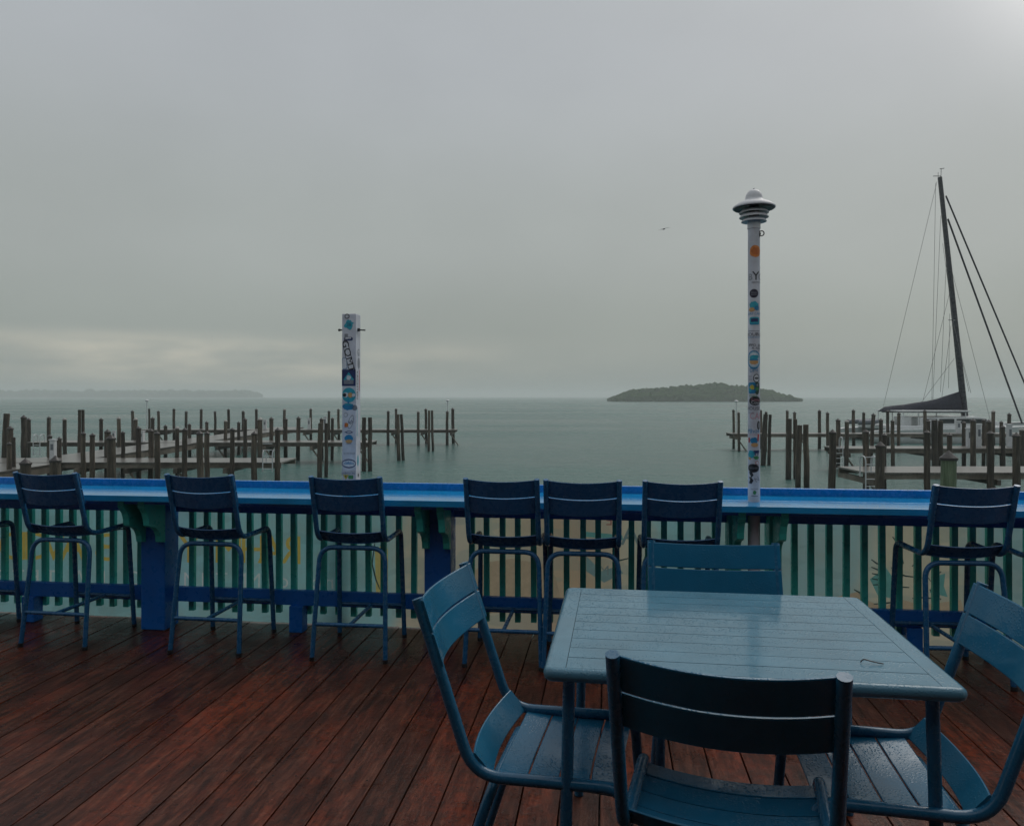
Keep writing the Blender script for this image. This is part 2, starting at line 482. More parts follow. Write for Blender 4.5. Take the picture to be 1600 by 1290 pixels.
# far shore and island
def wood_mass(name, me_name, outline, Y, depth, step, rmin, rmax, label, seed, dens=1.0):
    rnd = random.Random(seed)
    base = []
    bm = bmesh.new(); bmesh.ops.create_icosphere(bm, subdivisions=1, radius=1)
    iv = [v.co.copy() for v in bm.verts]; ifc = [[v.index for v in f.verts] for f in bm.faces]; bm.free()
    mb = MB()
    def hgt(x):
        for (a, ya), (b, yb) in zip(outline, outline[1:]):
            if a <= x <= b: return ya + (yb - ya) * (x - a) / (b - a)
        return 0
    x0, x1 = outline[0][0], outline[-1][0]
    x = x0
    while x < x1:
        for row in range(int(6 * dens)):
            fy = rnd.uniform(0, 1)
            xx = x + rnd.uniform(-step, step)
            h = hgt(xx) * (math.sin(math.pi * (.12 + .6 * fy)) ** .6)
            if h < .3: continue
            r_ = rnd.uniform(rmin, rmax) * min(1, .35 + h / 9)
            zc = WATER + max(r_ * .5, (h - r_) * rnd.uniform(.45, 1.0))
            c = Vector((xx, Y - depth / 2 + depth * fy, zc))
            sx = rnd.uniform(.8, 1.5)
            mb.add([c + Vector((p.x * sx, p.y, p.z * rnd.uniform(.7, 1))) * r_ * rnd.uniform(.75, 1.2) for p in iv], ifc)
        for fy in (.02, .1, .3, .5, .7):          # skirts of foliage down to the water
            h = hgt(x) * .8
            if h < .6: continue
            r_ = rnd.uniform(rmin, rmax) * min(1, .3 + h / 9)
            c = Vector((x + rnd.uniform(-step, step), Y - depth / 2 + depth * fy, WATER + r_ * rnd.uniform(.35, .8)))
            mb.add([c + Vector((p.x * 1.3, p.y, p.z)) * r_ * rnd.uniform(.75, 1.2) for p in iv], ifc)
        x += step
    o = mb.build(name, M['mangrove'])
    tag(o, label, 'trees', kind='stuff'); return o
def PXX(x, Y): return (x - 800) / 1200 * Y
def isl(Y, pts): return [(PXX(x, Y), (EYE - (y - 619) / 1200 * Y) - WATER) for x, y in pts]
YI = 600
io = isl(YI, [(957, 626), (963, 619), (977, 610), (1000, 605), (1030, 603), (1060, 599.5), (1090, 597.5), (1112, 595.5), (1120, 593), (1130, 595), (1160, 597.5), (1180, 600.5), (1198, 605.5), (1213, 612), (1225, 618.5), (1235, 626)])
wood_mass('island_trees', 'm', io, YI, 55, 1.35, 1.2, 4.3, 'low green wooded island out on the grey water', 3, 1.5)
im = MB()
cx = (io[0][0] + io[-1][0]) / 2; hw = (io[-1][0] - io[0][0]) / 2
ring = [(cx + hw * .99 * math.cos(a) , YI + 32 * math.sin(a)) for a in [2 * math.pi * k / 40 for k in range(40)]]
im.add([(x, y, WATER - .5) for x, y in ring] + [(cx + (x - cx) * .97, YI + (y - YI) * .9, WATER + .7 ) for x, y in ring],
       [tuple([k, (k + 1) % 40, 40 + (k + 1) % 40, 40 + k]) for k in range(40)] + [tuple(range(40, 80))])
tag(im.build('island', M['mud']), kind='structure')
YS = 2300
so = isl(YS, [(-120, 612), (0, 612.5), (60, 612.5), (120, 613.5), (160, 612.5), (220, 613), (280, 612.5), (310, 610.5), (340, 609.5), (375, 610), (390, 612.5), (400, 618)])
wood_mass('shore_trees', 'm', so, YS, 120, 7, 7, 15, 'long hazy wooded shore low on the left horizon', 5, 1.2)
sm = MB()
sm.add([(PXX(-130, YS), YS - 70, WATER - 1), (PXX(402, YS), YS - 70, WATER - 1), (PXX(402, YS), YS + 80, WATER - 1), (PXX(-130, YS), YS + 80, WATER - 1),
        (PXX(-128, YS), YS - 64, WATER + 1.5), (PXX(399, YS), YS - 64, WATER + 1.5), (PXX(399, YS), YS + 75, WATER + 1.5), (PXX(-128, YS), YS + 75, WATER + 1.5)],
       [(3, 2, 1, 0), (4, 5, 6, 7), (0, 1, 5, 4), (1, 2, 6, 5), (2, 3, 7, 6), (3, 0, 4, 7)])
tag(sm.build('shore', M['mud']), kind='structure')

# rain haze over the bay
hz = MB(); hz.box((0, 3300, 11.5), (10400, 7800, 30))
hm = bpy.data.materials.new('rain_haze'); hm.use_nodes = True
ht = hm.node_tree; ht.nodes.remove(ht.nodes['Principled BSDF'])
pv = ht.nodes.new('ShaderNodeVolumePrincipled')
pv.inputs['Color'].default_value = (.93, .97, .955, 1); pv.inputs['Density'].default_value = .00062; pv.inputs['Anisotropy'].default_value = .1
ht.links.new(pv.outputs[0], ht.nodes['Material Output'].inputs['Volume'])
tag(hz.build('haze', hm), kind='stuff')

# building added out of view behind the camera, keeping sky light off near sides
bb = empty('added_shade_building', D(0, 0), -TH)
w_ = MB(); w_.box((0, -4.3, 1.6), (15, .2, 3.2)); w_.box((-7.6, -2.1, 1.6), (.2, 4.2, 3.2)); w_.box((7.6, -2.1, 1.6), (.2, 4.2, 3.2))
wood_dark = paint('shade_building_boards', (.05, .055, .055), .7, .3, wet=False)
w_.build('shade_wall', wood_dark, bb)
rf = MB(); rf.add([(-8, -4.8, 3.5), (8, -4.8, 3.5), (8, .55, 2.8), (-8, .55, 2.8), (-8, -4.8, 3.65), (8, -4.8, 3.65), (8, .55, 2.95), (-8, .55, 2.95)],
                  [(3, 2, 1, 0), (4, 5, 6, 7), (0, 1, 5, 4), (1, 2, 6, 5), (2, 3, 7, 6), (3, 0, 4, 7)])
rf.build('shade_roof', wood_dark, bb)
d_ = MB(); d_.box((1.5, -4.18, 1.03), (.95, .06, 2.06)); d_.build('door', M['post_blue'], bb)
for x in (-4.5, -1.5, 4.5):
    g_ = MB(); g_.box((x, -4.18, 1.55), (1.6, .05, 1.1)); g_.build('window', M['glass'], bb)
tag(bb, 'unseen covered building added behind the camera to shade the deck', 'building')

# ================================================================== RAILING WITH ITS DRINK RAIL
rail = empty('drink_rail', D(0, 0), -TH)
tag(rail, 'long bright blue drink rail on teal balusters along the deck edge', 'railing')
U0, U1 = -6.2, 4.9
BT = .90
def rb(name, boxes, mat, parent=rail, bevel=.004):
    m = MB()
    for c, d in boxes: m.box(c, d)
    return m.build(name, mat, parent, bevel=bevel)
# bar top of two long boards
M['bartop'] = beaded('wet_bar_top', (.012, .245, .52), .14, 2.6, stretch=(.35, 2.6, 1), dropscale=60, dropstr=.12)
for v0, v1 in ((4.318, 4.559), (4.5615, 4.800)):
    rb('bar_board', [((-.65, (v0 + v1) / 2, BT - .018), (U1 - U0, v1 - v0, .036))], M['bartop'], bevel=.003)
rb('back_lip', [((-.65, 4.8185, .9035), (U1 - U0, .035, .081))], M['bar_blue'])
rb('apron', [((-.65, 4.735, .804), (U1 - U0, .036, .118))], M['post_blue'])
rb('apron_board', [((-.65, 4.42, .851), (U1 - U0, .07, .024))], M['post_blue'])
rb('bottom_rail', [((-.65, 4.715, .213), (U1 - U0, .038, .094))], M['post_blue'])
PILL = [-4.76, -2.90, -1.035, .825, 2.685, 4.545]
prof = [(4.612, .842), (4.425, .842), (4.425, .80), (4.437, .785), (4.455, .757), (4.468, .715), (4.472, .68), (4.49, .668), (4.527, .656), (4.557, .628), (4.571, .592), (4.575, .555), (4.612, .545)]
prof = [(4.612 - (4.612 - v) * 1.25, z + .02) for v, z in prof]
def corbel(uu, parent):
    mb = MB(); n_ = len(prof)
    mb.add([(uu - .02, v, z) for v, z in prof] + [(uu + .02, v, z) for v, z in prof],
           [tuple(range(n_)), tuple(range(2 * n_ - 1, n_ - 1, -1))] + [(k, (k + 1) % n_, n_ + (k + 1) % n_, n_ + k) for k in range(n_)])
    mb.build('bracket', M['teal'], parent, bevel=.003)
for pu in PILL:
    if pu == .825:                      # the lamp post stands in this bay: two slim posts flank it
        for sgn in (-1, 1):
            p = rb('pillar', [((pu + .03 + sgn * .115, 4.70, .431), (.07, .15, .862))], M['teal'], bevel=.006)
            corbel(pu + .03 + sgn * .115, p)
        continue
    p = rb('pillar', [((pu, 4.692, .431), (.165, .163, .862))], M['post_blue'], bevel=.008)
    for sgn in (-1, 1): corbel(pu + sgn * .066, p)
for fu in [(-4.76 - 2.90) / 2, (-2.90 - 1.035) / 2, (-1.035 + .825) / 2, (.825 + 2.685) / 2]:
    rb('foot_block', [((fu, 4.715, .083), (.088, .088, .166))], M['post_blue'])
bm_ = MB(); bm_.box((0, 0, 0), (.036, .034, .72)); bal_me = bm_.mesh('baluster', M['teal'], bevel=.004)
for a, b in zip(PILL, PILL[1:]):
    x0, x1 = a + .083, b - .083
    nb = 16; st = (x1 - x0) / (nb + 1)
    for k in range(nb):
        if abs(x0 + st * (k + 1) - .855) < .19: continue
        o = link('baluster', bal_me, rail)
        o.location = (x0 + st * (k + 1) + random.uniform(-.004, .004), 4.772 + random.uniform(-.002, .002), .455 + random.uniform(-.006, .006))
        o.rotation_euler = (0, random.uniform(-.006, .006), 0)

# printed banner behind the balusters; its print is part of the sheet
from mathutils.geometry import delaunay_2d_cdt
def text2d(s, size=1.0):
    cu = bpy.data.curves.new('txt', 'FONT'); cu.body = s; cu.size = size; cu.resolution_u = 3
    cu.align_x = 'CENTER'; cu.align_y = 'CENTER'
    ob = bpy.data.objects.new('txt', cu); C.objects.link(ob)
    dg = bpy.context.evaluated_depsgraph_get()
    me = bpy.data.meshes.new_from_object(ob.evaluated_get(dg))
    vs = [(v.co.x, v.co.y) for v in me.vertices]; fs = [tuple(p.vertices) for p in me.polygons]
    bpy.data.objects.remove(ob); bpy.data.curves.remove(cu); bpy.data.meshes.remove(me)
    return vs, fs
BV = 4.865
def banner_u(x):
    r_ = (x - 800) / 1200; Y = BV / (CT + ST * r_)
    return r_ * Y * CT - Y * ST, Y
def banner_z(x, y): return EYE - (y - 619) / 1200 * banner_u(x)[1]
CV, CF, CM = [], [], []            # flat print: vertices, faces, ink number
BINK = [None]
def add_print(vs, fs, col):
    if col not in BINK: BINK.append(col)
    o = len(CV); CV.extend(Vector(v) for v in vs)
    for f in fs:
        ar = sum(vs[f[k - 1]][0] * vs[f[k]][1] - vs[f[k]][0] * vs[f[k - 1]][1] for k in range(len(f)))
        f = list(f) if ar > 0 else list(f)[::-1]
        if abs(ar) > 1e-7: CF.append([i + o for i in f]); CM.append(BINK.index(col))
NX, NZ = 86, 6
for i in range(NX + 1):
    for k in range(NZ + 1): CV.append(Vector((-5.1 + 8.6 * i / NX, .003 + .867 * k / NZ)))
for i in range(NX):
    for k in range(NZ):
        q = i * (NZ + 1) + k; CF.append([q, q + NZ + 1, q + NZ + 2, q + 1]); CM.append(0)
YEL = (.62, .47, .13); PALE = (.66, .70, .69)
def bletter(ch, x, y, hpx, col, wide=1.0):
    u, Y = banner_u(x); z = banner_z(x, y); h = hpx / 1200 * Y
    vs, fs = text2d(ch, h * 1.35)
    add_print([(u - a * wide, z + b) for a, b in vs], fs, col)     # mirrored: the print faces the water
for ch, x, w in (('D', 20, 1), ('I', 37, 1.2), ('D', 58, -1), ('V', 84, 1), ('A', 112, 1), ('B', 166, 1.2), ('I', 196, 1.3), ('Y', 296, 1), ('I', 324, 1.2), ('M', 356, 1), ('H', 394, 1), ('A', 422, 1), ('R', 456, 1)):
    bletter(ch, x, 855 + (x - 50) * .016, 47, YEL, wide=w)
for ch, x in (('E', 8), ('T', 30), ('F', 56), ('T', 80), ('W', 122), ('I', 162), ('C', 212), ('M', 298), ('I', 318), ('T', 346), ('M', 374), ('N', 396), ('o', 442), ('o', 494), ('n', 515)):
    bletter(ch, x, 902 + (x - 50) * .016, 24, PALE)
def shape(pts, col):
    q = [(banner_u(x)[0], banner_z(x, y)) for x, y in pts]
    add_print(q, [list(range(len(q)))], col)
def stroke(pts, wpx, col):
    q = [(banner_u(x)[0], banner_z(x, y)) for x, y in pts]
    w = wpx / 1200 * 4.6; vs = []
    for i, (a, b) in enumerate(q):
        p0 = q[max(0, i - 1)]; p1 = q[min(len(q) - 1, i + 1)]
        dx, dy = p1[0] - p0[0], p1[1] - p0[1]; L = math.hypot(dx, dy) or 1
        ww = w * (.35 + .65 * math.sin(math.pi * (i + .35) / (len(q) - .3)))
        vs += [(a - dy / L * ww / 2, b + dx / L * ww / 2), (a + dy / L * ww / 2, b - dx / L * ww / 2)]
    add_print(vs, [t for i in range(len(q) - 1) for t in ((2 * i, 2 * i + 1, 2 * i + 3), (2 * i, 2 * i + 3, 2 * i + 2))], col)
DK = (.05, .085, .085); SAND = (.55, .42, .30); TEAL2 = (.16, .38, .36); YEL2 = (.60, .50, .20)
shape([(1300, 975), (1308, 932), (1340, 925), (1356, 938), (1380, 948), (1410, 936), (1440, 945), (1500, 936), (1512, 975)], SAND)
shape([(588, 925), (586, 860), (598, 850), (606, 858), (606, 925)], YEL2)
shape([(735, 960), (728, 900), (760, 878), (800, 872), (850, 880), (868, 900), (880, 950)], SAND)
shape([(1360, 905), (1384, 886), (1402, 912), (1396, 935), (1372, 930)], TEAL2)
shape([(1452, 925), (1460, 900), (1476, 895), (1474, 915), (1480, 932)], TEAL2)
shape([(912, 830), (972, 836), (974, 844), (912, 838)], TEAL2)
shape([(916, 868), (940, 892), (966, 884), (974, 896), (944, 910), (916, 892)], (.24, .36, .37))
for pts in ([(1394, 838), (1402, 848), (1412, 856)], [(1396, 866), (1400, 862), (1402, 874), (1408, 868), (1411, 880)], [(1424, 884), (1432, 876), (1436, 888)],
            [(1392, 886), (1402, 895), (1414, 899), (1440, 902)], [(1362, 874), (1370, 880), (1378, 883)], [(1362, 886), (1372, 890), (1380, 891)],
            [(1363, 896), (1373, 898), (1382, 898)], [(1363, 904), (1374, 906), (1382, 905)], [(1365, 914), (1376, 913), (1384, 912)],
            [(1392, 920), (1402, 916), (1420, 917)], [(1335, 921), (1344, 926), (1352, 935)], [(1366, 944), (1385, 942), (1410, 938)], [(1425, 934), (1440, 933), (1470, 935)],
            [(1452, 920), (1460, 930), (1470, 936)], [(1448, 900), (1456, 910), (1462, 898), (1470, 892)], [(586, 848), (582, 880), (588, 905), (594, 920)],
            [(1008, 838), (1012, 860), (1004, 880)], [(955, 868), (968, 876), (985, 872)]):
    stroke(pts, 2.6, DK)
for ch, x, y, h, col in (('A', 985, 838, 34, (.20, .27, .28)), ('M', 944, 892, 16, (.25, .3, .3)), ('T', 915, 812, 16, (.36, .15, .13)), ('E', 952, 814, 16, (.36, .15, .13)),
                         ('S', 1448, 956, 12, (.34, .17, .13)), ('O', 1492, 958, 12, (.34, .17, .13)), ('E', 1470, 958, 9, (.34, .17, .13))):
    bletter(ch, x, y, h, col)
ov, oe, of_, ovo, oeo, ofo = delaunay_2d_cdt(CV, [], CF, 1, 1e-5)
mb = MB()
mb.add([(p.x, BV + .010 * math.sin(p.x * 5.1 + p.y * 2) * math.sin(p.y * 3.4) + .004 * math.sin(p.x * 17), p.y) for p in ov], [tuple(f) for f in of_])
mb.mi = [max((CM[i] for i in fo), default=0) if fo else 0 for fo in ofo]
def sheet_ink(col):
    m, t, b = nt('banner_ink')
    v = coords(t, 'World')
    c = ramp_(t, noise(t, v, 30, 3), [(.3, tuple(x * .85 for x in col)), (.7, col)])
    t.links.new(c, b.inputs['Base Color']); setin(b, Roughness=.7)
    tr = N(t, 'ShaderNodeBsdfTranslucent'); t.links.new(c, tr.inputs['Color'])
    mx = N(t, 'ShaderNodeMixShader'); mx.inputs[0].default_value = .5
    t.links.new(b.outputs[0], mx.inputs[1]); t.links.new(tr.outputs[0], mx.inputs[2])
    t.links.new(mx.outputs[0], t.nodes['Material Output'].inputs['Surface'])
    return m
banner = mb.build('printed_banner', [M['banner']] + [sheet_ink(c) for c in BINK[1:]], smooth=True, loc=D(0, 0), rz=-TH)
tag(banner, 'long pale printed banner tied behind the teal balusters, lettering seen from its back', 'banner')

# ================================================================== POSTS WITH STICKERS
def disc(rx, ry=None, n=20, dx=0, dy=0, rot=0):
    ry = ry or rx
    p = [(rx * math.cos(2 * math.pi * k / n), ry * math.sin(2 * math.pi * k / n)) for k in range(n)]
    return xf(p, dx, dy, rot)
def rect(w, h, dx=0, dy=0, rot=0, rd=0.0):
    p = []
    for sx, sy, a0 in ((1, 1, 0), (-1, 1, 90), (-1, -1, 180), (1, -1, 270)):
        for k in range(4 if rd else 1):
            a = R(a0 + 30 * k)
            p.append((sx * (w / 2 - rd) + rd * math.cos(a), sy * (h / 2 - rd) + rd * math.sin(a)) if rd else (sx * w / 2, sy * h / 2))
    return xf(p, dx, dy, rot)
def blob(r_, seed, dx=0, dy=0, n=18, sq=1.0, j=.35):
    q = random.Random(seed)
    return [(dx + r_ * (1 - j * q.random()) * math.cos(2 * math.pi * k / n), dy + sq * r_ * (1 - j * q.random()) * math.sin(2 * math.pi * k / n)) for k in range(n)]
def xf(p, dx, dy, rot):
    c, s = math.cos(R(rot)), math.sin(R(rot))
    return [(x * c - y * s + dx, x * s + y * c + dy) for x, y in p]
BLK = (.02, .02, .025); WHT = (.68, .69, .72); BLU = (.02, .22, .42); TEA = (.03, .36, .46); ORG = (.62, .20, .04); NAV = (.025, .04, .13); YLW = (.55, .45, .06); GRN = (.06, .26, .10); RED = (.5, .07, .07); GRY = (.24, .25, .28); PNK = (.55, .25, .3); SKN = (.58, .33, .14)
def refine(vs, fs, lim=2.2):
    vs = list(vs); out = []; mid = {}
    todo = []
    for f in fs:
        for k in range(1, len(f) - 1): todo.append((f[0], f[k], f[k + 1]))
    while todo:
        a, b, c = todo.pop()
        es = sorted(((math.dist(vs[i], vs[j]), i, j, k) for i, j, k in ((a, b, c), (b, c, a), (c, a, b))), reverse=True)
        d, i, j, k = es[0]
        if d < lim * 1.6: out.append((a, b, c)); continue
        key = (min(i, j), max(i, j))
        if key not in mid:
            mid[key] = len(vs); vs.append(((vs[i][0] + vs[j][0]) / 2, (vs[i][1] + vs[j][1]) / 2))
        m = mid[key]; todo += [(i, m, k), (m, j, k)]
    return vs, out
def sticker(parent, fmap, px, s0, z0, layers, name='sticker'):
    mb = MB(); mats = []
    off = .0008
    for lay in layers:
        if lay[0] == 'poly':
            _, pts, col = lay
            cxx = sum(p[0] for p in pts) / len(pts); cyy = sum(p[1] for p in pts) / len(pts)
            vs = [(cxx, cyy)] + pts; fs = [(0, k + 1, (k + 1) % len(pts) + 1) for k in range(len(pts))]
        else:
            _, txt, h, dx, dy, rot, col = lay[:7]
            sq = lay[7] if len(lay) > 7 else 1
            vs, fs = text2d(txt, h * 1.4)
            vs = xf([(a * sq, b) for a, b in vs], dx, dy, rot)
        vs, fs = refine(vs, fs)
        mm = ink(col)
        if mm not in mats: mats.append(mm)
        mb.add([fmap(s0 + a * px * 1.1, z0 + b * px * 1.1, off) for a, b in vs], fs, mats.index(mm))
        off += .0006
    o = mb.build(name, mats, parent)
    return o

# square post beyond the railing
PU, PV = None, 4.93
r_ = (549 - 800) / 1200
Yp = 4.99 / (CT + ST * r_)
post = empty('square_post', (r_ * Yp, Yp, 0), -TH)
tag(post, 'square white wooden post covered in stickers, beyond the rail', 'post')
pb = MB(); pb.box((0, .0, .875), (.096, .096, 2.35)); pb.build('shaft', M['white'], post, bevel=.004)
hk = MB(); hk.tube([(-.048, -.01, 1.945), (-.075, -.01, 1.945)], .005, 6); hk.lathe([(.0, -.009), (.009, -.006), (.009, .006), (0, .009)], 8, c=(-.08, -.01, 1.945)); hk.build('hook', M['iron'], post)
hk = MB(); hk.tube([(.048, -.01, 1.945), (.1, -.01, 1.942)], .005, 6); hk.lathe([(.0, -.012), (.011, -.008), (.011, .008), (0, .012)], 8, c=(.054, -.01, 1.945)); hk.build('hook', M['iron'], post)
pxm = Yp / 1200
fm = lambda s, z, off: (s, -.0482 - off, z)
sf = lambda s, z, off: (.0482 + off, s, z)
def pz(y): return EYE - (y - 619) / 1200 * (Yp - .05)
def ST_(dx, y, layers): sticker(post, fm, pxm, dx * pxm, pz(y), layers)
ST_(-3, 494, [('poly', disc(3.6), BLK), ('poly', disc(2.4), WHT), ('text', '!', 4, 0, 0, 0, BLK)])
ST_(0, 507, [('poly', blob(8, 2, j=.4), TEA), ('text', '26', 5, 0, 0, 0, NAV)])
ST_(-1, 527, [('poly', rect(13, 5, 0, -2, 0, 2), NAV), ('poly', rect(5, 8, -3, 1), GRY), ('poly', rect(8, 2, 0, -1), WHT)])
ST_(-1, 556, [('poly', rect(8.5, 41, 0, 0, 14, 3.5), BLK), ('poly', rect(6.8, 39, 0, 0, 14, 3), WHT), ('text', 'GOMT', 9.2, 0, 0, -76, BLK, 1.25)])
ST_(-7, 568, [('poly', rect(7, 16, 0, 0, 3, 2), BLU), ('poly', rect(6, 14.6, 0, 0, 3, 2), WHT)])
ST_(-.3, 590, [('poly', rect(20, 23), NAV), ('poly', [(-8, -3), (0, 8), (8, -3), (4, -4), (0, 2), (-4, -4)], TEA), ('poly', rect(14, 6, 0, -6), GRY), ('poly', blob(4, 4, 0, 0), WHT)])
ST_(0, 617, [('poly', disc(10, 10.5), TEA), ('poly', blob(4.5, 8, -5, 0), WHT), ('poly', blob(3.0, 9, -6.5, 0), BLK), ('poly', blob(4, 10, 2, 0, j=.2), SKN), ('poly', blob(3.2, 11, 7, 0), WHT)])
ST_(-1, 635, [('poly', blob(9, 12, sq=.62, j=.2), BLU), ('poly', rect(10, 2, 0, 3, 0, 1), TEA), ('poly', rect(2, 5, 0, 7), BLU)])
ST_(9, 637, [('poly', blob(4.5, 13, j=.2), GRY)])
ST_(-5, 648, [('poly', disc(3), GRY), ('poly', disc(2.3), WHT)])
ST_(3, 659, [('poly', disc(3.6, 10, rot=-16), GRY), ('poly', disc(2.9, 9, rot=-16), WHT), ('text', 'fly', 5, 0, 0, 60, NAV)])
ST_(-4, 664, [('poly', blob(3.6, 16), ORG), ('poly', rect(1, 7, -2, 0), RED)])
ST_(0, 675, [('poly', blob(7, 17, sq=.3), NAV), ('poly', blob(4, 18, sq=.25), WHT)])
ST_(0, 687, [('poly', blob(7, 19, 0, 2, sq=.8, j=.25), BLU), ('poly', disc(5, 2.6, dy=-2), SKN), ('poly', rect(7, 1, 0, -5), GRY)])
ST_(1, 708, [('text', 'to the beach', 2.4, 0, 0, 0, GRY)])
ST_(0, 724, [('poly', disc(10.4, 6.4), NAV), ('poly', disc(9.4, 4.8), WHT), ('poly', rect(15, 1.2, 0, 0, 0, .5), BLU), ('text', 'SAIL', 4, 0, 1.4, 0, BLU)])
ST_(-1, 738, [('poly', rect(20, 5), GRY), ('poly', rect(19, 4.2), WHT), ('text', 'seaworks', 3.4, 0, 0, 0, NAV)])
ST_(-5, 745, [('poly', [(-4, 3), (4, 3), (0, -4)], YLW), ('poly', rect(1.4, 3, 0, 1), BLK)])
ST_(3, 745, [('poly', rect(7, 5), GRN)])
def SS_(y, ds, layers): sticker(post, sf, pxm, ds * pxm, pz(y), layers)
SS_(550, 2, [('poly', disc(5), GRY), ('poly', disc(3.6), WHT), ('text', 'e', 5, 0, 0, 0, BLK)])
SS_(567, 2, [('poly', disc(5, 8), GRY)])
SS_(601, -5, [('text', 'YACHTEN', 6.4, 0, 0, -90, BLK)])
SS_(594, 5, [('poly', rect(2, 30), RED)])
SS_(660, -6, [('poly', rect(2, 38), TEA)])
SS_(720, -2, [('poly', disc(3, 8), TEA)])
SS_(743, 0, [('poly', blob(3, 33), BLK)])

# lamp on a round pole through the bar top
LX, LY = 1.383, 4.39
lam = empty('lamp_post', (LX, LY, 0), -math.atan2(LX, LY))
tag(lam, 'round white lamp post with louvred mushroom top and stickers, rising through the bar', 'lamp')
PR = .0335
pz2 = lambda y: EYE - (y - 619) / 1200 * LY
pl = MB(); pl.lathe([(0, 0), (.05, 0), (.05, .012), (PR, .014), (PR, pz2(357))], 28); pl.build('pole', M['white'], lam, smooth=True, angle=50)
cl = MB(); z0 = pz2(357); cl.lathe([(PR, z0 - .004), (PR + .003, z0 - .003), (PR + .003, z0 + .005), (.036, z0 + .012), (.037, z0 + .045), (.036, z0 + .05), (0, z0 + .05)], 28); cl.build('collar', M['lamp'], lam, smooth=True, angle=50)
def louver(zc, ro, ri, th):
    m = MB(); m.lathe([(ri, zc + th * 2.2), (ro * .82, zc + th * 1.0), (ro, zc - th * .4), (ro, zc - th * .9), (ro * .8, zc), (ri, zc + th * 1.2), (ri, zc + th * 2.2)], 36)
    m.build('louvre', M['lamp'], lam, smooth=True, angle=50)
louver(pz2(344.5), .070, .031, .0094); louver(pz2(338), .081, .031, .0094); louver(pz2(331), .082, .031, .0094)
co = MB(); co.lathe([(.028, pz2(347)), (.028, pz2(322))], 20); co.build('lamp_core', M['lampdark'], lam, smooth=True)
hat = MB(); zt = pz2(322.5)
hat.lathe([(0.0000, zt + .012), (0.0600, zt + .008), (0.1000, zt - .004), (0.1171, zt - .012), (0.1190, zt - .008), (0.1171, zt - .002), (0.0900, zt + .018), (0.0600, zt + .03), (0.0481, zt + .04), (0.0470, zt + .052),
           (0.0460, zt + .058), (0.0400, zt + .074), (0.0281, zt + .088), (0.0130, zt + .095), (0.0000, zt + .096)], 40)
hat.build('lamp_hat', M['lamp'], lam, smooth=True, angle=50)
un_ = MB(); un_.lathe([(.0, zt + .004), (.06, zt + .001), (.10, zt - .0105), (.111, zt - .0165)], 36); un_.build('hat_lining', M['lampdark'], lam, smooth=True, angle=50)
kn = MB(); kn.lathe([(0, zt + .094), (.006, zt + .095), (.006, zt + .103), (0, zt + .105)], 10); kn.build('finial', M['lamp'], lam, smooth=True)
hr = MB(); hz_ = pz2(366)
hr.tube([(.041 + .014 * math.cos(a), -.012, hz_ + .014 * math.sin(a)) for a in [2 * math.pi * k / 14 for k in range(15)]], .0032, 6)
hr.tube([(.028, -.012, hz_ - .02), (.034, -.012, hz_ + .004)], .005, 6)
hr.build('hook_ring', M['iron'], lam)
cm = lambda s, z, off: ((PR + off) * math.sin(s / PR), -(PR + off) * math.cos(s / PR), z)
lpx = LY / 1200
def LS_(dx, y, layers): sticker(lam, cm, lpx, dx * lpx, pz2(y), layers)
LS_(2.5, 394, [('poly', blob(9, 40, n=26, j=.12), ORG), ('poly', blob(6.4, 41, n=22, j=.3), (.5, .13, .02))])
LS_(3, 434, [('text', 'B', 9, -8, 0, 0, GRY), ('text', 'Y', 12.5, 0, 1, 0, BLK), ('text', 'C', 9, 8, 0, 0, GRY), ('poly', rect(14, 1, 1, -7.4, 0, .4), GRY)])
LS_(0, 459.5, [('poly', disc(6.2), (.02, .015, .04)), ('text', 'Blue', 3, 0, 1.4, 0, GRY), ('poly', rect(7, .8, 0, -1.6), GRY)])
LS_(0, 480, [('poly', blob(8, 42, 0, 2, sq=.75, j=.3), TEA), ('poly', blob(5, 43, -3, -4, sq=.7, j=.2), SKN), ('poly', blob(4, 44, 4, -2), BLU)])
LS_(1, 491, [('text', 'SURF CAMP', 3.2, 0, 0, 0, BLU)])
LS_(1, 502, [('poly', rect(15, 11, 0, 0, 0, 3), TEA), ('poly', rect(10, 5, 0, 1), NAV), ('poly', rect(13, 1, 0, -4), BLU)])
LS_(0, 517.5, [('poly', rect(19, .8), GRY)])
LS_(0, 523, [('text', 'DOUBLE', 4.6, 0, 0, 0, BLK, 1.1)])
LS_(0, 527.5, [('text', 'DECKER BOATS', 2.0, 0, 0, 0, BLU, 1.1)])
LS_(3, 540, [('text', 'IPPO. JEN', 3.6, 0, 0, -3, BLK), ('text', 'A. NAILS', 3.2, 3, -4.2, -3, BLK), ('text', 'since 98', 2.0, 1, -7.6, -3, GRY)])
LS_(0, 562, [('poly', disc(10.4, 13), BLU), ('poly', disc(8.8, 11.2), (.4, .55, .62)), ('poly', disc(7, 9), WHT), ('poly', blob(7, 45, 0, 3, sq=.6, j=.25), TEA), ('poly', disc(5.8, 3.4, dy=-3.4), SKN), ('poly', rect(12, 2, 0, -.2, 0, .8), BLU)])
LS_(0, 578, [('poly', rect(10, 3, 0, 3), BLU), ('text', 'UP+', 5, 0, -1, 0, BLU)])
LS_(4, 591, [('poly', disc(4.8, 6), BLK), ('poly', disc(3.7, 4.9), WHT), ('poly', rect(6, 1.4), BLK), ('text', 'O', 4, 0, 0, 0, BLK)])
LS_(-6, 589, [('text', 'reef', 2.6, 0, 1, 0, GRY), ('text', 'line', 2.6, 0, -3, 0, GRY)])
LS_(-3, 606, [('poly', rect(12, 16, 0, 0, 4, 3), BLU), ('poly', blob(4, 46, 0, 1), YLW), ('poly', blob(3, 47, -3, -3), TEA)])
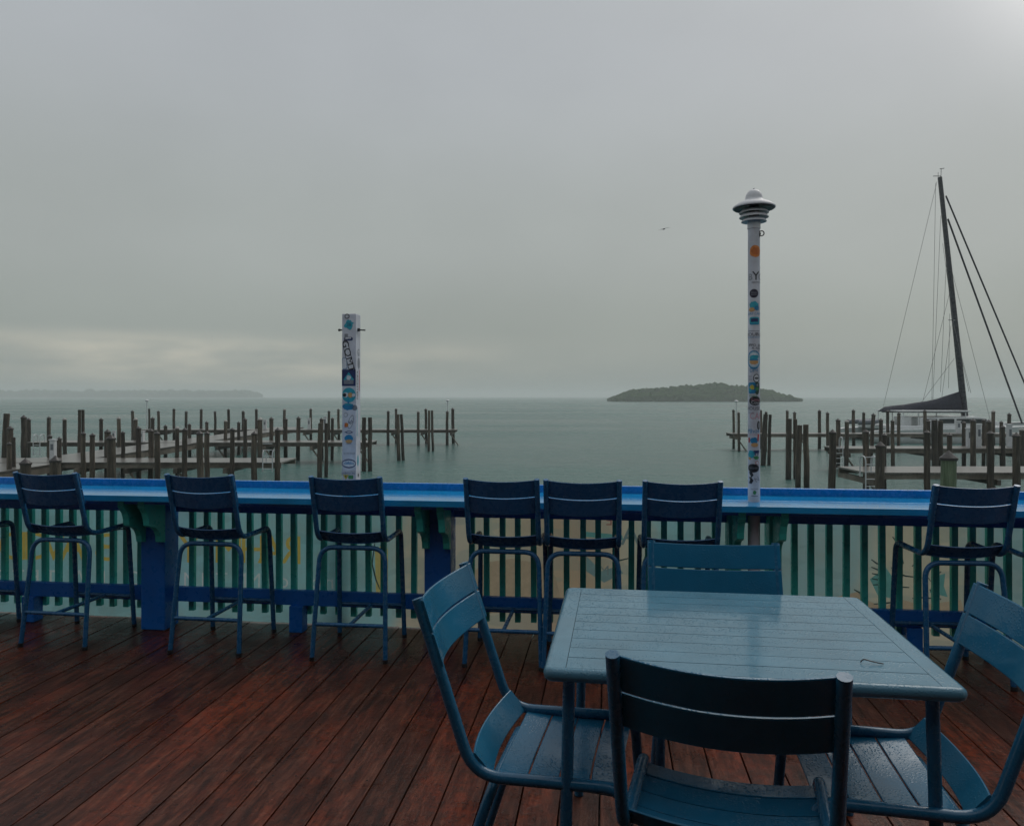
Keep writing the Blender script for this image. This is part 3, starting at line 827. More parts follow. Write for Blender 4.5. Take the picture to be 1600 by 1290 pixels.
LS_(5, 606, [('poly', disc(4, 9.5), (.03, .07, .05)), ('poly', blob(3, 48, 0, -1), GRN), ('poly', disc(1.2, 2, dy=4), GRY)])
LS_(1, 618, [('text', 'Dolce', 3.4, -2, 0, 0, GRN)])
LS_(2, 626, [('poly', disc(9, 6.4), BLK), ('text', 'Lone', 4.4, 1, 1.6, -6, PNK), ('text', 'Cove', 4.4, 1, -2.6, -6, WHT)])
LS_(-1, 638, [('text', 'HOUSE', 4.6, 0, 0, 0, BLK)])
LS_(1, 650, [('text', 'CAR', 9, 3, 0, 0, PNK, .8), ('text', 'the old', 2.2, -5, 5, 0, GRY)])
LS_(8, 664, [('poly', disc(3, 6.4), BLK), ('poly', disc(1.6, 4), GRY)])
LS_(-1, 673, [('text', 'Mhoe', 6.2, 0, 0, 4, BLU), ('text', 'ice cream', 2.2, 0, -4.6, 0, PNK)])
LS_(-8, 687, [('poly', rect(3, 7), RED)])
LS_(7, 683, [('poly', rect(3, 10, 0, 0, -8), RED)])
LS_(0, 690, [('poly', blob(6.6, 50, 0, 2, sq=.8, j=.25), BLU), ('poly', disc(5, 3, dx=1, dy=-4), SKN)])
LS_(-4.5, 709, [('poly', blob(6, 51, sq=1.1, j=.25), TEA), ('poly', blob(2.4, 52, -2, -6), SKN)])
LS_(4, 705, [('poly', rect(9, 4, 0, 0, 3, 1), NAV), ('poly', rect(1.4, 4, -2, -3), NAV), ('poly', rect(1.4, 4, 2, -3), NAV)])
LS_(4, 714, [('poly', blob(5, 53, sq=.6), GRN)])
LS_(5, 722, [('poly', disc(2.6), RED), ('poly', disc(1.9), WHT)])
LS_(-1, 730.5, [('poly', disc(8.6, 6), BLK), ('text', 'tarpon', 3.2, 0, .6, 0, GRY)])
LS_(-5, 745, [('poly', [(-3, 8), (2, 8), (4, 3), (1, 0), (4, -4), (1, -9), (-3, -8), (0, -4), (-3, 0), (0, 4)], BLK), ('poly', blob(1.6, 54, -1, 2), WHT)])
LS_(5, 748, [('text', 'N', 7, 0, 0, 30, GRY)])
LS_(1, 768, [('text', 'the keys', 2.4, 0, 5, 4, GRY), ('poly', blob(2.6, 55, 0, 0, sq=1.4), GRN), ('poly', rect(9, 1.2, 0, -5), GRY)])

# ================================================================== SEATING AND TABLE
def slat(mb, cfun, hw, width, thick, axis_fun, nx=14):
    """a bent slat: cfun(x) -> (y, z) centre; axis_fun(x) -> unit (dy, dz) across its width"""
    sec = [(-.5, -.3), (-.47, -.5), (.47, -.5), (.5, -.3), (.5, .3), (.47, .5), (-.47, .5), (-.5, .3)]
    vs = []
    for i in range(nx + 1):
        x = -hw + 2 * hw * i / nx
        cy, cz = cfun(x); ay, az = axis_fun(x); by, bz = -az, ay
        for p, q in sec:
            vs.append((x, cy + ay * p * width + by * q * thick, cz + az * p * width + bz * q * thick))
    k = len(sec); fs = []
    for i in range(nx):
        for j in range(k):
            j2 = (j + 1) % k
            fs.append((i * k + j, i * k + j2, (i + 1) * k + j2, (i + 1) * k + j))
    fs.append(tuple(range(k))); fs.append(tuple(nx * k + j for j in range(k - 1, -1, -1)))
    mb.add(vs, fs)

def make_seat(name, H, SZ, top_y, hwid, front_y, foot_y, rear_foot, high, fr_mat, sl_mat, back_mat):
    root = empty(name)
    r_ = .0165 if not high else .0145
    by0 = .05
    for s in (-1, 1):
        m = MB(); x = s * hwid
        path = fillet([(x, top_y, H), (x, by0, SZ + .005), (x, front_y, SZ + .012), (x * (1.06 if high else 1.02), foot_y, 0)], [0, .085, .06, 0], 7)
        m.tube(path, r_, 12); m.build('side_frame', fr_mat, root, smooth=True, angle=50)
    m = MB(); ya = .075 if high else .10; za = SZ - .035
    xa = hwid * (.98 if high else .9)
    path = fillet([(-xa - .022, rear_foot, 0), (-xa, ya, za), (xa, ya, za), (xa + .022, rear_foot, 0)], [0, .085, .085, 0], 8)
    # the arch sags a little at its middle like the seat above it
    path2 = []
    for p in path:
        path2.append(p)
    m.tube(path2, r_ * .95, 12); m.build('rear_legs', fr_mat, root, smooth=True, angle=50)
    dy, dz = (by0 - top_y), (SZ - H); L = math.hypot(dy, dz); ay, az = dy / L, dz / L
    bw = hwid + .012; bow = .045
    ws = .094
    for k in range(2):
        t0 = .008 + ws / 2 + k * (ws + .005)
        m = MB()
        def cf(x, t0=t0):
            off = .017 - bow * (1 - (x / bw) ** 2)
            return (top_y + ay * t0 - az * off, H + az * t0 + ay * off)
        slat(m, cf, bw, ws, .007, lambda x: (ay, az), 18)
        m.build('back_slat', back_mat, root, smooth=True)
    # seat: a raised rear slat then four flat ones
    hs = hwid - .004
    prof = [((.052, SZ + .066), (.108, SZ + .004))]
    n_ = 4; y0 = .116; wseat = (front_y - .005 - y0) / n_
    for k in range(n_):
        ya_, yb_ = y0 + k * wseat, y0 + (k + 1) * wseat - .005
        zz = lambda y: SZ + .004 - .012 * math.sin(math.pi * (y - .1) / .42) - (.012 if y > front_y - .03 else 0)
        prof.append(((ya_, zz(ya_)), (yb_, zz(yb_))))
    for k, ((ya_, z1), (yb_, z2)) in enumerate(prof):
        m = MB(); d_ = math.hypot(yb_ - ya_, z2 - z1); ax = ((yb_ - ya_) / d_, (z2 - z1) / d_)
        def cf(x, k=k, ya_=ya_, yb_=yb_, z1=z1, z2=z2):
            q = 1 - (x / hs) ** 2
            return ((ya_ + yb_) / 2 - (.028 * q if k == 0 else .010 * q), (z1 + z2) / 2 - (.010 if k == 0 else .018) * q)
        slat(m, cf, hs, d_, .007, lambda x, ax=ax: ax, 14)
        m.build('seat_slat', sl_mat, root, smooth=True)
    if high:
        zb = .20; f = zb / za
        yr = rear_foot + (ya - rear_foot) * f; xr = xa + .022 * (1 - f)
        m = MB(); m.tube([(-xr, yr, zb), (xr, yr, zb)], .0115, 10); m.build('foot_rest', fr_mat, root, smooth=True, angle=50)
        yf = foot_y + (front_y - foot_y) * zb / SZ + .012; xf_ = hwid * 1.04
        m = MB(); m.tube([(-xf_, yf, zb), (xf_, yf, zb)], .0115, 10); m.build('foot_rest', fr_mat, root, smooth=True, angle=50)
        m = MB(); m.tube([(0, yr, zb), (0, yf, zb)], .0115, 10); m.build('stretcher', fr_mat, root, smooth=True, angle=50)
    for (x, y) in ((-xa - .022, rear_foot), (xa + .022, rear_foot), (-hwid * (1.06 if high else 1.02), foot_y), (hwid * (1.06 if high else 1.02), foot_y)):
        m = MB(); m.lathe([(0, 0), (r_ * 1.08, 0), (r_ * 1.12, .02), (0, .022)], 12, c=(x, y, .0005)); m.build('foot_cap', M['iron'], root, smooth=True)
    return root

stool = make_seat('bar_stool', 1.052, .665, -.06, .196, .42, .465, 0.0, True, M['stool'], M['stoolslat'], M['stoolslat'])
G = 'bar stools along the drink rail'
ST_SPOTS = [(-4.10, 4.24, 0, 'bar stool cut off by the left edge, one dark leg showing'),
            (-3.285, 4.235, -2, 'navy bar stool nearest the left edge, left of the wide blue pillar'),
            (-2.325, 4.235, -1, 'navy bar stool just right of the leftmost wide blue pillar'),
            (-1.455, 4.225, 1, 'navy bar stool in front of the square stickered white post'),
            (-.575, 4.225, -.5, 'left one of the two navy bar stools pushed together side by side'),
            (-.135, 4.215, 1, 'right one of the two navy bar stools pushed together side by side'),
            (.393, 4.235, 1, 'navy bar stool behind the table, just left of the lamp post'),
            (1.845, 4.225, 3, 'navy bar stool at the right end of the rail, below the sailboat'),
            (2.345, 4.225, 0, 'bar stool cut off by the right edge, past the sailboat stool')]
for i, (u, v, a, lab) in enumerate(ST_SPOTS):
    o = stool if i == 0 else copy_tree(stool)
    o.location = D(u, v - .03); o.rotation_euler = (0, 0, -TH + R(a))
    tag(o, lab, 'bar stool', G)

chair = make_seat('dining_chair', .92, .425, -.115, .2415, .475, .51, -.03, False, M['tube'], M['seat'], M['seat'])
def place_chair(o, a, b, lab):
    """a, b: floor positions under the tops of the chair's own left and right back posts"""
    ax, ay = a; bx, by = b
    ang = math.atan2(by - ay, bx - ax)
    mx, my = (ax + bx) / 2, (ay + by) / 2
    fx, fy = -math.sin(ang), math.cos(ang)
    o.location = (mx + fx * .115, my + fy * .115, 0); o.rotation_euler = (0, 0, ang)
    tag(o, lab, 'chair', 'blue chairs round the slatted table')
place_chair(chair, (.226, 1.729), (.688, 1.589), 'dark chair nearest the camera, its back turned to the viewer')
place_chair(copy_tree(chair), (-.170, 2.677), (-.272, 2.205), 'wet blue chair at the left side of the table, facing right')
place_chair(copy_tree(chair), (1.375, 1.91), (1.462, 2.384), 'wet blue chair at the right edge, facing left to the table')
place_chair(copy_tree(chair), (1.05, 3.03), (.55, 3.095), 'blue chair on the far side of the table, facing the camera')

tb = empty('slatted_table', (.676, 2.434, 0), R(-8.0))
tag(tb, 'pale wet blue metal table with slatted rectangular top', 'table')
TW, TD, TZ = 1.072, .905, .77
hx, hy = TW / 2 - .017, TD / 2 - .017
m = MB(); pts = []
for cx_, cy_, a0 in ((hx - .012, hy - .012, 0), (-hx + .012, hy - .012, 90), (-hx + .012, -hy + .012, 180), (hx - .012, -hy + .012, 270)):
    for k in range(6):
        a = R(a0 + 18 * k); pts.append((cx_ + .012 * math.cos(a), cy_ + .012 * math.sin(a), TZ - .0195))
pts.append(pts[0]); pts.append(pts[1])
M['table'] = beaded('wet_table_paint', (.085, .205, .28), .16, 2.6, var=.14, stretch=(.6, 1.6, 1), dropscale=130, dropstr=.30)
m.tube(pts, .0185, 12, caps=False); m.build('table_rim', M['table'], tb, smooth=True, angle=60)
for s in (-1, 1):
    m = MB(); m.box((s * (hx - .022), 0, TZ - .0072), (.042, 2 * hy - .004, .012)); m.build('end_strip', M['table'], tb)
ns = 10; pitch = (2 * hy - .002) / ns
m = MB(); m.box((0, 0, 0), (2 * hx - .089, pitch - .0030, .012)); sl_me = m.mesh('table_slat', M['table'])
for k in range(ns):
    o = link('table_slat', sl_me, tb); o.location = (0, -hy + .001 + pitch * (k + .5), TZ - .0072 + random.uniform(-.0002, .0002)); o.rotation_euler = (random.uniform(-.0006, .0006), 0, 0)
m = MB()
for x in (-.3, 0, .3): m.box((x, 0, TZ - .026), (.04, 2 * hy - .03, .016))
m.build('under_brace', M['tube'], tb)
for sx in (-1, 1):
    for sy in (-1, 1):
        m = MB(); m.tube([(sx * (hx - .05), sy * (hy - .05), TZ - .03), (sx * (hx - .035), sy * (hy - .035), .0)], .017, 12); m.build('leg', M['tube'], tb, smooth=True, angle=50)
# a thin twig left on the table top
tw = MB(); tw.tube(fillet([(0, 0, 0), (.008, .003, .009), (.035, -.001, .003), (.058, -.003, .001)], .01, 4), .0016, 6)
o = tw.build('twig', M['iron'], loc=(1200 / 1200 * 0 + .955, 2.105, .772), rz=R(-12), smooth=True)
tag(o, 'thin dark twig lying on the slatted table top', 'twig')

# ================================================================== DOCKS
def dock(name, x0, x1, yf, yb, label, beams, end_open=True):
    root = empty(name, (0, 0, 0)); tag(root, label, 'dock')
    m = MB(); m.box(((x0 + x1) / 2, (yf + yb) / 2, DOCKZ - .03), (x1 - x0, yb - yf, .06)); m.build('dock_deck', M['dock'], root)
    m = MB(); m.box(((x0 + x1) / 2, yf + .09, DOCKZ - .155), (x1 - x0 - .05, .08, .18)); m.build('front_beam', M['beam'], root)
    m = MB(); m.box(((x0 + x1) / 2, yb - .09, DOCKZ - .155), (x1 - x0 - .05, .08, .18)); m.build('rear_beam', M['beam'], root)
    for bx in beams:
        m = MB(); m.box((bx, (yf + yb) / 2, DOCKZ - .34), (.14, yb - yf + .5, .2)); m.build('cross_beam', M['beam'], root)
        m = MB(); m.tube([(bx - .02, yf + .15, DOCKZ - .4), (bx + .65, yf + .15, WATER - .1)], .05, 6); m.build('brace', M['beam'], root)
    return root
def drange(a, b, s):
    out = []; x = a
    while x < b: out.append(x); x += s
    return out
dock('finger_dock', -24.5, -9.6, 31.9, 34.2, 'nearest grey finger dock on the left, ending in a ladder', drange(-18, -9.8, 2.05))
dock('finger_dock', -29, -8.4, 45.7, 47.9, 'middle grey finger dock on the left', drange(-17.5, -8.6, 2.8))
dock('finger_dock', -31, -4.6, 62.9, 65.0, 'farthest grey finger dock on the left, reaching furthest right', drange(-29, -4.8, 2.4))
dock('finger_dock', 16.2, 46, 56.2, 58.2, 'farthest grey finger dock on the right, in front of the sailboat', drange(16.6, 45, 4.6))
dock('finger_dock', 17.2, 36, 40.3, 42.4, 'middle grey finger dock on the right', drange(17.6, 35, 4.4))
dock('finger_dock', 12.75, 30, 27.6, 30.1, 'nearest grey finger dock on the right, beside the tall green piling', drange(12.95, 28, 4.4))
mp_ = empty('main_pier', (0, 0, 0)); tag(mp_, 'long grey pier running away on the left, joining the finger docks', 'pier')
m = MB(); m.box((-19.95, 47, DOCKZ - .045), (2.5, 44, .06)); m.build('dock_deck', M['dock'], mp_)
m = MB(); m.box((-18.78, 47, DOCKZ - .235), (.09, 44, .28)); m.build('side_beam', M['beam'], mp_)
m = MB(); m.box((-21.12, 47, DOCKZ - .235), (.09, 44, .28)); m.build('side_beam', M['beam'], mp_)

# pilings: (x top, y top, width px, distance, pointed cap?, x at waterline or None)
PILES = {
 'back row of the farthest left dock': [(233, 637.5, 3.2, 65.2), (271.8, 637.5, 4.2, 65.2), (314.5, 638, 4.2, 65.2), (357, 638, 4.3, 65.2), (400.5, 638, 4.3, 65.2), (444.5, 637.5, 4.4, 65.2), (485.5, 637.5, 4.2, 65.2), (528.8, 638, 4, 65.2), (618.9, 637.3, 3.9, 65.2), (665.3, 637.5, 4.2, 65.2), (707.5, 636.5, 4.9, 65.2)],
 'front row of the farthest left dock': [(207, 640.5, 4.6, 62.7), (247.5, 641, 4.2, 62.7), (291, 641.5, 4.2, 62.7), (336, 641.5, 3.9, 62.7), (380, 641, 4.6, 62.7), (514, 641, 4.2, 62.7), (606.6, 641, 4.4, 62.7), (653.5, 641, 4.4, 62.7), (699, 641, 4.4, 62.7)],
 'row along the middle left dock': [(37, 648, 8.2, 45.2, 1), (44.5, 652.5, 6.5, 48.2), (76.5, 650, 5.8, 48.2), (101, 652, 5.8, 45.2), (158, 652.5, 5.6, 48.2), (185.5, 650.5, 5.8, 45.3), (212, 652, 6, 48.2), (238.5, 651, 5.8, 48.2), (258.5, 663, 5.4, 50), (296, 661, 5, 51), (323, 657.5, 5, 52), (352.5, 655, 5.2, 48.2), (373, 658, 5, 52), (383, 652.5, 6, 45.2), (406.5, 651, 7.5, 45.2), (424, 651, 6.4, 48.2), (446.5, 652, 5.8, 48.0), (466.5, 650, 6.4, 48.0), (502.5, 652, 6, 48.0), (519.5, 651.5, 5, 48.0)],
 'row along the nearest left dock': [(16, 665, 8.6, 34.6), (77.5, 678, 7, 34.5), (92.5, 682, 6.8, 34.6), (130, 674, 7, 31.6), (144.5, 676, 7.6, 31.6), (168, 670, 9, 34.6), (192, 673, 6, 34.6), (216.5, 665.5, 7.4, 34.6), (236, 669, 8, 34.6), (245.5, 673, 8.4, 31.5), (277, 665.5, 6, 34.6), (289, 667.5, 8, 31.6), (323.5, 673, 8, 31.4), (363, 667.5, 7, 31.6), (397.5, 673, 8.8, 31.4), (434, 667.5, 8.4, 31.8)],
 'rear row of the farthest right dock': [(1146, 639, 4, 58.6), (1189, 639.5, 3.6, 58.6), (1230, 640, 4.4, 58.6), (1280.5, 639.5, 5, 58.6), (1333.5, 639, 5, 58.6), (1387, 640, 4.8, 58.6), (1445, 639.5, 5.2, 58.6), (1552, 640, 5.4, 58.6)],
 'front row of the farthest right dock': [(1154, 642, 4.2, 55.9), (1197, 642, 4.2, 55.9), (1241.5, 642.5, 4.6, 55.9), (1293, 643, 4.8, 55.9), (1349.5, 643, 4.6, 55.9), (1404.5, 643.5, 5, 55.9), (1577, 644.5, 5.6, 55.9)],
 'row along the middle right dock': [(1309.5, 653, 6.8, 42.8), (1323, 655, 6.4, 40.0), (1376.5, 653, 6, 42.8), (1394.5, 655, 5.6, 40.0), (1450.5, 655, 6, 42.8), (1506, 657.5, 6, 42.8), (1520.5, 653, 8, 40.0), (1537, 654, 5.4, 42.8), (1545, 655, 7.8, 40.0), (1564.5, 657, 5, 42.8), (1567, 664, 6, 40.0), (1597, 667, 8, 40.0)],
 'row along the nearest right dock': [(1353, 670, 9, 30.4), (1382, 676, 7, 30.4), (1448.5, 671, 9, 27.3), (1483.5, 676, 8, 30.4), (1547.5, 672, 9.6, 27.3), (1588, 675, 11, 27.3)],
}
cap_me = {}
def piling(x, y, w, Y, flat=0, xb=None, label='', group=None, mat='pile', cat='piling', name='dock_piling', yb=None):
    top = Vector(ray(x, y, Y)); dia = w * Y / 1200
    rnd = random.Random(int(x * 13 + y))
    if xb is None: xb = x + rnd.uniform(-.8, .8)
    bx = (xb - 800) / 1200 * Y
    capz = 0 if flat else dia * .62
    r_ = dia / 2
    root_z = WATER - .6
    mb = MB(); n_ = 12
    zs = [0, .25, .5, .75, 1]
    H = (top.z - capz) - root_z
    path = []; rad = []
    for k, f in enumerate(zs):
        path.append((bx * (1 - f) + top.x * f - top.x + rnd.uniform(-.02, .02) * (0 < k < 4), rnd.uniform(-.01, .01), root_z + H * f)); rad.append(r_ * (1.06 - .1 * f) * rnd.uniform(.97, 1.03))
    mb.tube(path, rad, n_)
    o = mb.build(name, M[mat], None, smooth=True, angle=50, loc=(top.x, Y, 0))
    tag(o, label, cat, group)
    if not flat:
        c_ = MB(); cz = top.z - capz
        c_.lathe([(r_ * .9, cz - .02), (r_ * 1.13, cz - .02), (r_ * 1.13, cz + .03), (r_ * .5, cz + capz * .62), (0.001, top.z)], 12, c=(path[-1][0], 0, 0))
        c_.build('cap', M['pale_cap'] if rnd.random() < .16 else M['cap'], o, smooth=True, angle=40)
    return o
for row, lst in PILES.items():
    lst = sorted(lst)
    for i, p in enumerate(lst):
        fl = p[4] if len(p) > 4 else 0
        piling(*p[:4], flat=0 if fl == 1 else fl, label='%s piling from the left in the %s' % (ORD[i], row), group='pilings in the ' + row)
SINGLES = [
 (10.5, 646, 9, 36, 1, 4, 'leaning flat-topped grey piling at the far left edge', 'pile'),
 (21, 683, 6, 30, 1, 21, 'short brown flat-topped piling low at the left edge, right one of two', 'pile'),
 (14.5, 690, 7, 29, 0, 14.5, 'short dark capped piling low at the left edge, left one of two', 'pile'),
 (40, 715, 15.5, 23, 0, 40, 'thick capped piling just above the leftmost bar stool', 'pile'),
 (86.5, 711, 15.5, 23, 0, 86.5, 'thick capped piling left of the white pedestal, low behind the rail', 'pile'),
 (124.5, 640, 4.8, 40, 1, 123.5, 'left of a tall flat-topped twin pair rising above the left docks', 'pile'),
 (129.6, 640, 4.6, 40.2, 1, 130, 'right of a tall flat-topped twin pair rising above the left docks', 'pile'),
 (173.5, 678, 13, 27.7, 0, 173, 'thick dark capped piling standing nearest among the left docks', 'pile'),
 (312, 672, 10, 29.5, 0, 314, 'thick dark piling left of a slimmer one, mid left docks', 'pile'),
 (501, 661, 7.6, 37.8, 1, 498.5, 'left leaning one of the flat-topped pair beside the square white post', 'pile'),
 (509.5, 661, 5.6, 38, 1, 509.5, 'right upright one of the flat-topped pair beside the square white post', 'pile'),
 (569, 652, 6.6, 41, 1, 568.5, 'left one of the flat-topped pair just right of the square white post', 'pile'),
 (578, 652, 6.6, 41, 1, 578, 'right one of the flat-topped pair just right of the square white post', 'pile'),
 (621.5, 647, 5.4, 47.8, 1, 623.5, 'left one of the tilted flat-topped pair before the far left dock', 'pile'),
 (626.8, 647, 4.8, 48, 1, 631, 'right one of the tilted flat-topped pair before the far left dock', 'pile'),
 (670.5, 641, 3.8, 55.8, 1, 669.5, 'left one of the slim flat-topped pair near the far left dock end', 'pile'),
 (675, 641, 3.9, 56, 1, 676.5, 'right one of the slim flat-topped pair near the far left dock end', 'pile'),
 (1196.5, 647, 7.4, 44.4, 1, 1191, 'left one of the flat-topped pair just right of the lamp post', 'pile'),
 (1203.5, 647.5, 5, 44.6, 1, 1201, 'right one of the flat-topped pair just right of the lamp post', 'pile'),
 (1233, 654, 8.6, 37, 1, 1231.5, 'leftmost of four bunched flat-topped pilings right of the lamp post', 'pile'),
 (1242.5, 654.5, 6, 37.2, 1, 1242.5, 'second from left of four bunched flat-topped pilings right of the lamp post', 'pile'),
 (1249.5, 664, 8, 33, 1, 1246.5, 'third from left of four bunched flat-topped pilings right of the lamp post', 'pile'),
 (1259, 663, 8.6, 33.2, 1, 1261, 'rightmost of four bunched flat-topped pilings right of the lamp post', 'pile'),
 (1301, 670, 10.6, 28, 0, 1299, 'lone thick capped piling in open water left of the right docks', 'pile'),
 (1365, 645, 6, 45, 0, 1358.5, 'crooked piling leaning right beside the right dock ladder', 'pile'),
 (1375.5, 689, 13.5, 26.6, 0, 1373.5, 'thick capped piling standing at the corner of the nearest right dock', 'pile'),
 (1460, 656, 9, 38, 1, 1460.5, 'left one of the flat-topped pair in front of the sail boom', 'pile'),
 (1469.5, 657, 7.6, 38.2, 1, 1469.5, 'right one of the flat-topped pair in front of the sail boom', 'pile'),
 (1482.3, 703, 23, 15.6, 0, 1482.3, 'broad green treated piling with dark pointed cap, nearest on the right', 'green_pile'),
]
for x, y, w, Y, fl, xb, lab, mt in SINGLES:
    piling(x, y, w, Y, fl, xb, lab, 'mooring pilings', mt, name='mooring_piling')

# dock furniture
def pedestal(x, ytop, Y, w, label):
    X, _, z1 = ray(x, ytop, Y); root = empty('power_pedestal', (X, Y, DOCKZ)); ww = w * Y / 1200; h = z1 - DOCKZ
    m = MB(); m.box((0, 0, h * .47), (ww * .9, ww * .8, h * .94)); m.build('cabinet', M['pedestal'], root, bevel=.01)
    m = MB(); m.box((0, 0, h * .97), (ww * 1.12, ww, h * .06)); m.build('lid', M['pedestal'], root, bevel=.008)
    m = MB(); m.box((0, -ww * .405, h * .62), (ww * .5, .01, h * .3)); m.build('socket_panel', M['rubber'], root)
    tag(root, label, 'pedestal', 'white power pedestals on the docks')
pedestal(83, 686, 33.4, 8.6, 'white power pedestal on the nearest left dock, by the left edge')
pedestal(221, 673, 46.5, 8.6, 'white power pedestal on the left docks, near a pale box')
pedestal(178, 672.5, 46.5, 5, 'slim white pedestal half hidden behind a thick dark piling, left docks')
pedestal(414, 655.5, 64, 5, 'small white pedestal on the far left dock, above the left ladder')
pedestal(483, 653, 64, 4.4, 'small white pedestal on the far left dock, left of the square post')
pedestal(508, 650.5, 64.2, 5, 'small white pedestal on the far left dock behind the twin pilings')
pedestal(1514, 668, 41.5, 7.6, 'white power pedestal on the middle right dock, just right of the mast')
pedestal(1528.5, 662, 41.4, 7.4, 'white power pedestal on the middle right dock, second right of the mast')
pedestal(1577, 662, 41.4, 7.2, 'white power pedestal on the middle right dock, near the right edge')
pedestal(1497, 657, 57.4, 6.4, 'white power pedestal on the far right dock, against the mast foot')
def ladder(x, ytop, ybot, Y, label):
    X, _, z1 = ray(x, ytop, Y); z0 = ray(x, ybot, Y)[2]
    root = empty('dock_ladder', (X, Y, z0)); h = z1 - z0
    for s in (-1, 1):
        m = MB(); m.tube(fillet([(s * .2, 0, 0), (s * .2, 0, h), (s * .2, .45, h), (s * .2, .45, h - .75)], [0, .22, .22, 0], 6), .024, 8); m.build('rail', M['pedestal'], root, smooth=True)
    for k in range(5):
        m = MB(); m.tube([(-.2, 0, .12 + k * .26), (.2, 0, .12 + k * .26)], .018, 6); m.build('rung', M['pedestal'], root, smooth=True)
    tag(root, label, 'ladder', 'white ladders on the dock ends')
ladder(418, 703.5, 737, 31.6, 'white hooped ladder at the end of the nearest left dock')
ladder(1311, 683, 735, 40.0, 'white hooped ladder at the end of the middle right dock')
ladder(1361.5, 713, 765, 27.3, 'white hooped ladder at the corner of the nearest right dock')
ladder(57, 679, 712, 45.4, 'thin pale ladder on the middle left dock near the left edge')
def lightpole(x, ytop, Y, label):
    X, _, z1 = ray(x, ytop, Y); root = empty('dock_light', (X, Y, DOCKZ)); h = z1 - DOCKZ
    m = MB(); m.tube([(0, 0, 0), (0, 0, h)], .035, 8); m.build('pole', M['pedestal'], root, smooth=True)
    m = MB(); m.lathe([(0, h - .05), (.12, h - .04), (.17, h + .02), (.06, h + .10), (0, h + .11)], 14); m.build('lamp_head', M['pedestal'], root, smooth=True)
    tag(root, label, 'dock light', 'slim white dock lights')
lightpole(699.5, 626, 63.4, 'slim white dock light at the end of the farthest left dock')
lightpole(1150.5, 627, 57.2, 'slim white dock light at the end of the farthest right dock')
lightpole(229.5, 626, 64.0, 'slim white dock light towards the left of the far left dock')

# ================================================================== SAILING CATAMARAN
BY = 69.0
def bp(x, y, dy=0): return ray(x, y, BY + dy) if dy == 0 else (lambda p: (p[0], BY + dy, p[2]))(ray(x, y, BY))
boat = empty('catamaran', (40.0, BY, WATER))
tag(boat, 'moored white catamaran with tall dark mast and covered sail', 'sailboat')
def L(p): return (p[0] - 40.0, p[1] - BY, p[2] - WATER)
def hull(yc):
    mb = MB(); secs = []
    st = [(-9.4, .15, .9, .35), (-9.0, .55, 1.05, .0), (-7, .75, 1.15, -.25), (-2, .85, 1.25, -.4), (4, .75, 1.45, -.4), (8, .4, 1.6, -.2), (9.6, .12, 1.7, .1), (10.0, .02, 1.72, .6)]
    vs = []; nn = 7
    for x, w, zt, zb in st:
        for k in range(nn):
            a = -1 + 2 * k / (nn - 1)
            vs.append((x, yc + w * math.copysign(abs(a) ** .6, a), zb + (zt - zb) * abs(a) ** 2.2))
    fs = []
    for i in range(len(st) - 1):
        for k in range(nn - 1): fs.append((i * nn + k, i * nn + k + 1, (i + 1) * nn + k + 1, (i + 1) * nn + k))
        fs.append((i * nn, (i + 1) * nn, (i + 1) * nn + nn - 1, i * nn + nn - 1))
    fs.append(tuple(range(nn)))
    mb.add(vs, fs); mb.build('hull', M['hull'], boat, smooth=True, angle=50)
hull(-3.2); hull(3.2)
m = MB(); m.box((-2.5, 0, 1.3), (10.5, 5.6, .35)); m.build('bridge_deck', M['hull'], boat, bevel=.08)
m = MB()
prof = [(-4.6, 1.4), (-4.6, 2.15), (.4, 2.25), (3.2, 1.55), (3.4, 1.4)]
for (ya, yb) in ((-2.3, 2.3),):
    nn = len(prof)
    m.add([(x, ya, z) for x, z in prof] + [(x, yb, z) for x, z in prof], [tuple(range(nn)), tuple(range(2 * nn - 1, nn - 1, -1))] + [(k, (k + 1) % nn, nn + (k + 1) % nn, nn + k) for k in range(nn)])
m.build('cabin', M['hull'], boat, bevel=.06)
for x0, x1 in ((-4.3, -3.1), (-2.9, -1.6), (-1.4, -.1), (.1, 1.2)):
    m = MB(); m.box(((x0 + x1) / 2, -2.32, 1.85), (x1 - x0, .05, .38)); m.build('window', M['glass'], boat, bevel=.02)
m = MB(); m.box((-3.2, 0, 2.72), (6.0, 5.0, .11)); m.build('hard_top', M['hull'], boat, bevel=.04)
m = MB(); m.box((-3.2, 0, 2.62), (5.6, 4.7, .05)); m.build('hard_top_lining', M['rubber'], boat)
for x in (-6.0, -4.7, -.6):
    for s in (-1, 1):
        m = MB(); m.tube([(x, s * 2.3, 1.45), (x, s * 2.3, 2.62)], .045, 8); m.build('hard_top_post', M['hull'], boat, smooth=True)
m = MB(); m.box((-5.5, -1.6, 1.85), (.8, .7, .8)); m.build('helm_seat', M['hull'], boat, bevel=.08)
m = MB(); m.box((-3.6, -2.5, 1.72), (.5, .3, .55)); m.build('life_raft', M['pedestal'], boat, bevel=.05)
# dinghy on the stern
m = MB(); m.tube(fillet([(-9.6, -1.6, 1.7), (-8.3, -1.7, 1.75), (-7.4, -.6, 1.8), (-8.3, .6, 1.75), (-9.6, .5, 1.7)], .5, 5), .22, 12); m.build('dinghy', M['rubber'], boat, smooth=True, angle=70)
m = MB(); base = L(bp(1509, 664)); topm = L(bp(1468.5, 277))
m.tube([base, topm], [.27, .17], 12, flat=1.3); m.build('mast', M['mast'], boat, smooth=True)
def line(a, b, r_, name, mat, da=0, db=0, n=6):
    m = MB(); m.tube([L(bp(*a, da)), L(bp(*b, db))], r_, n); m.build(name, M[mat], boat, smooth=True, angle=75)
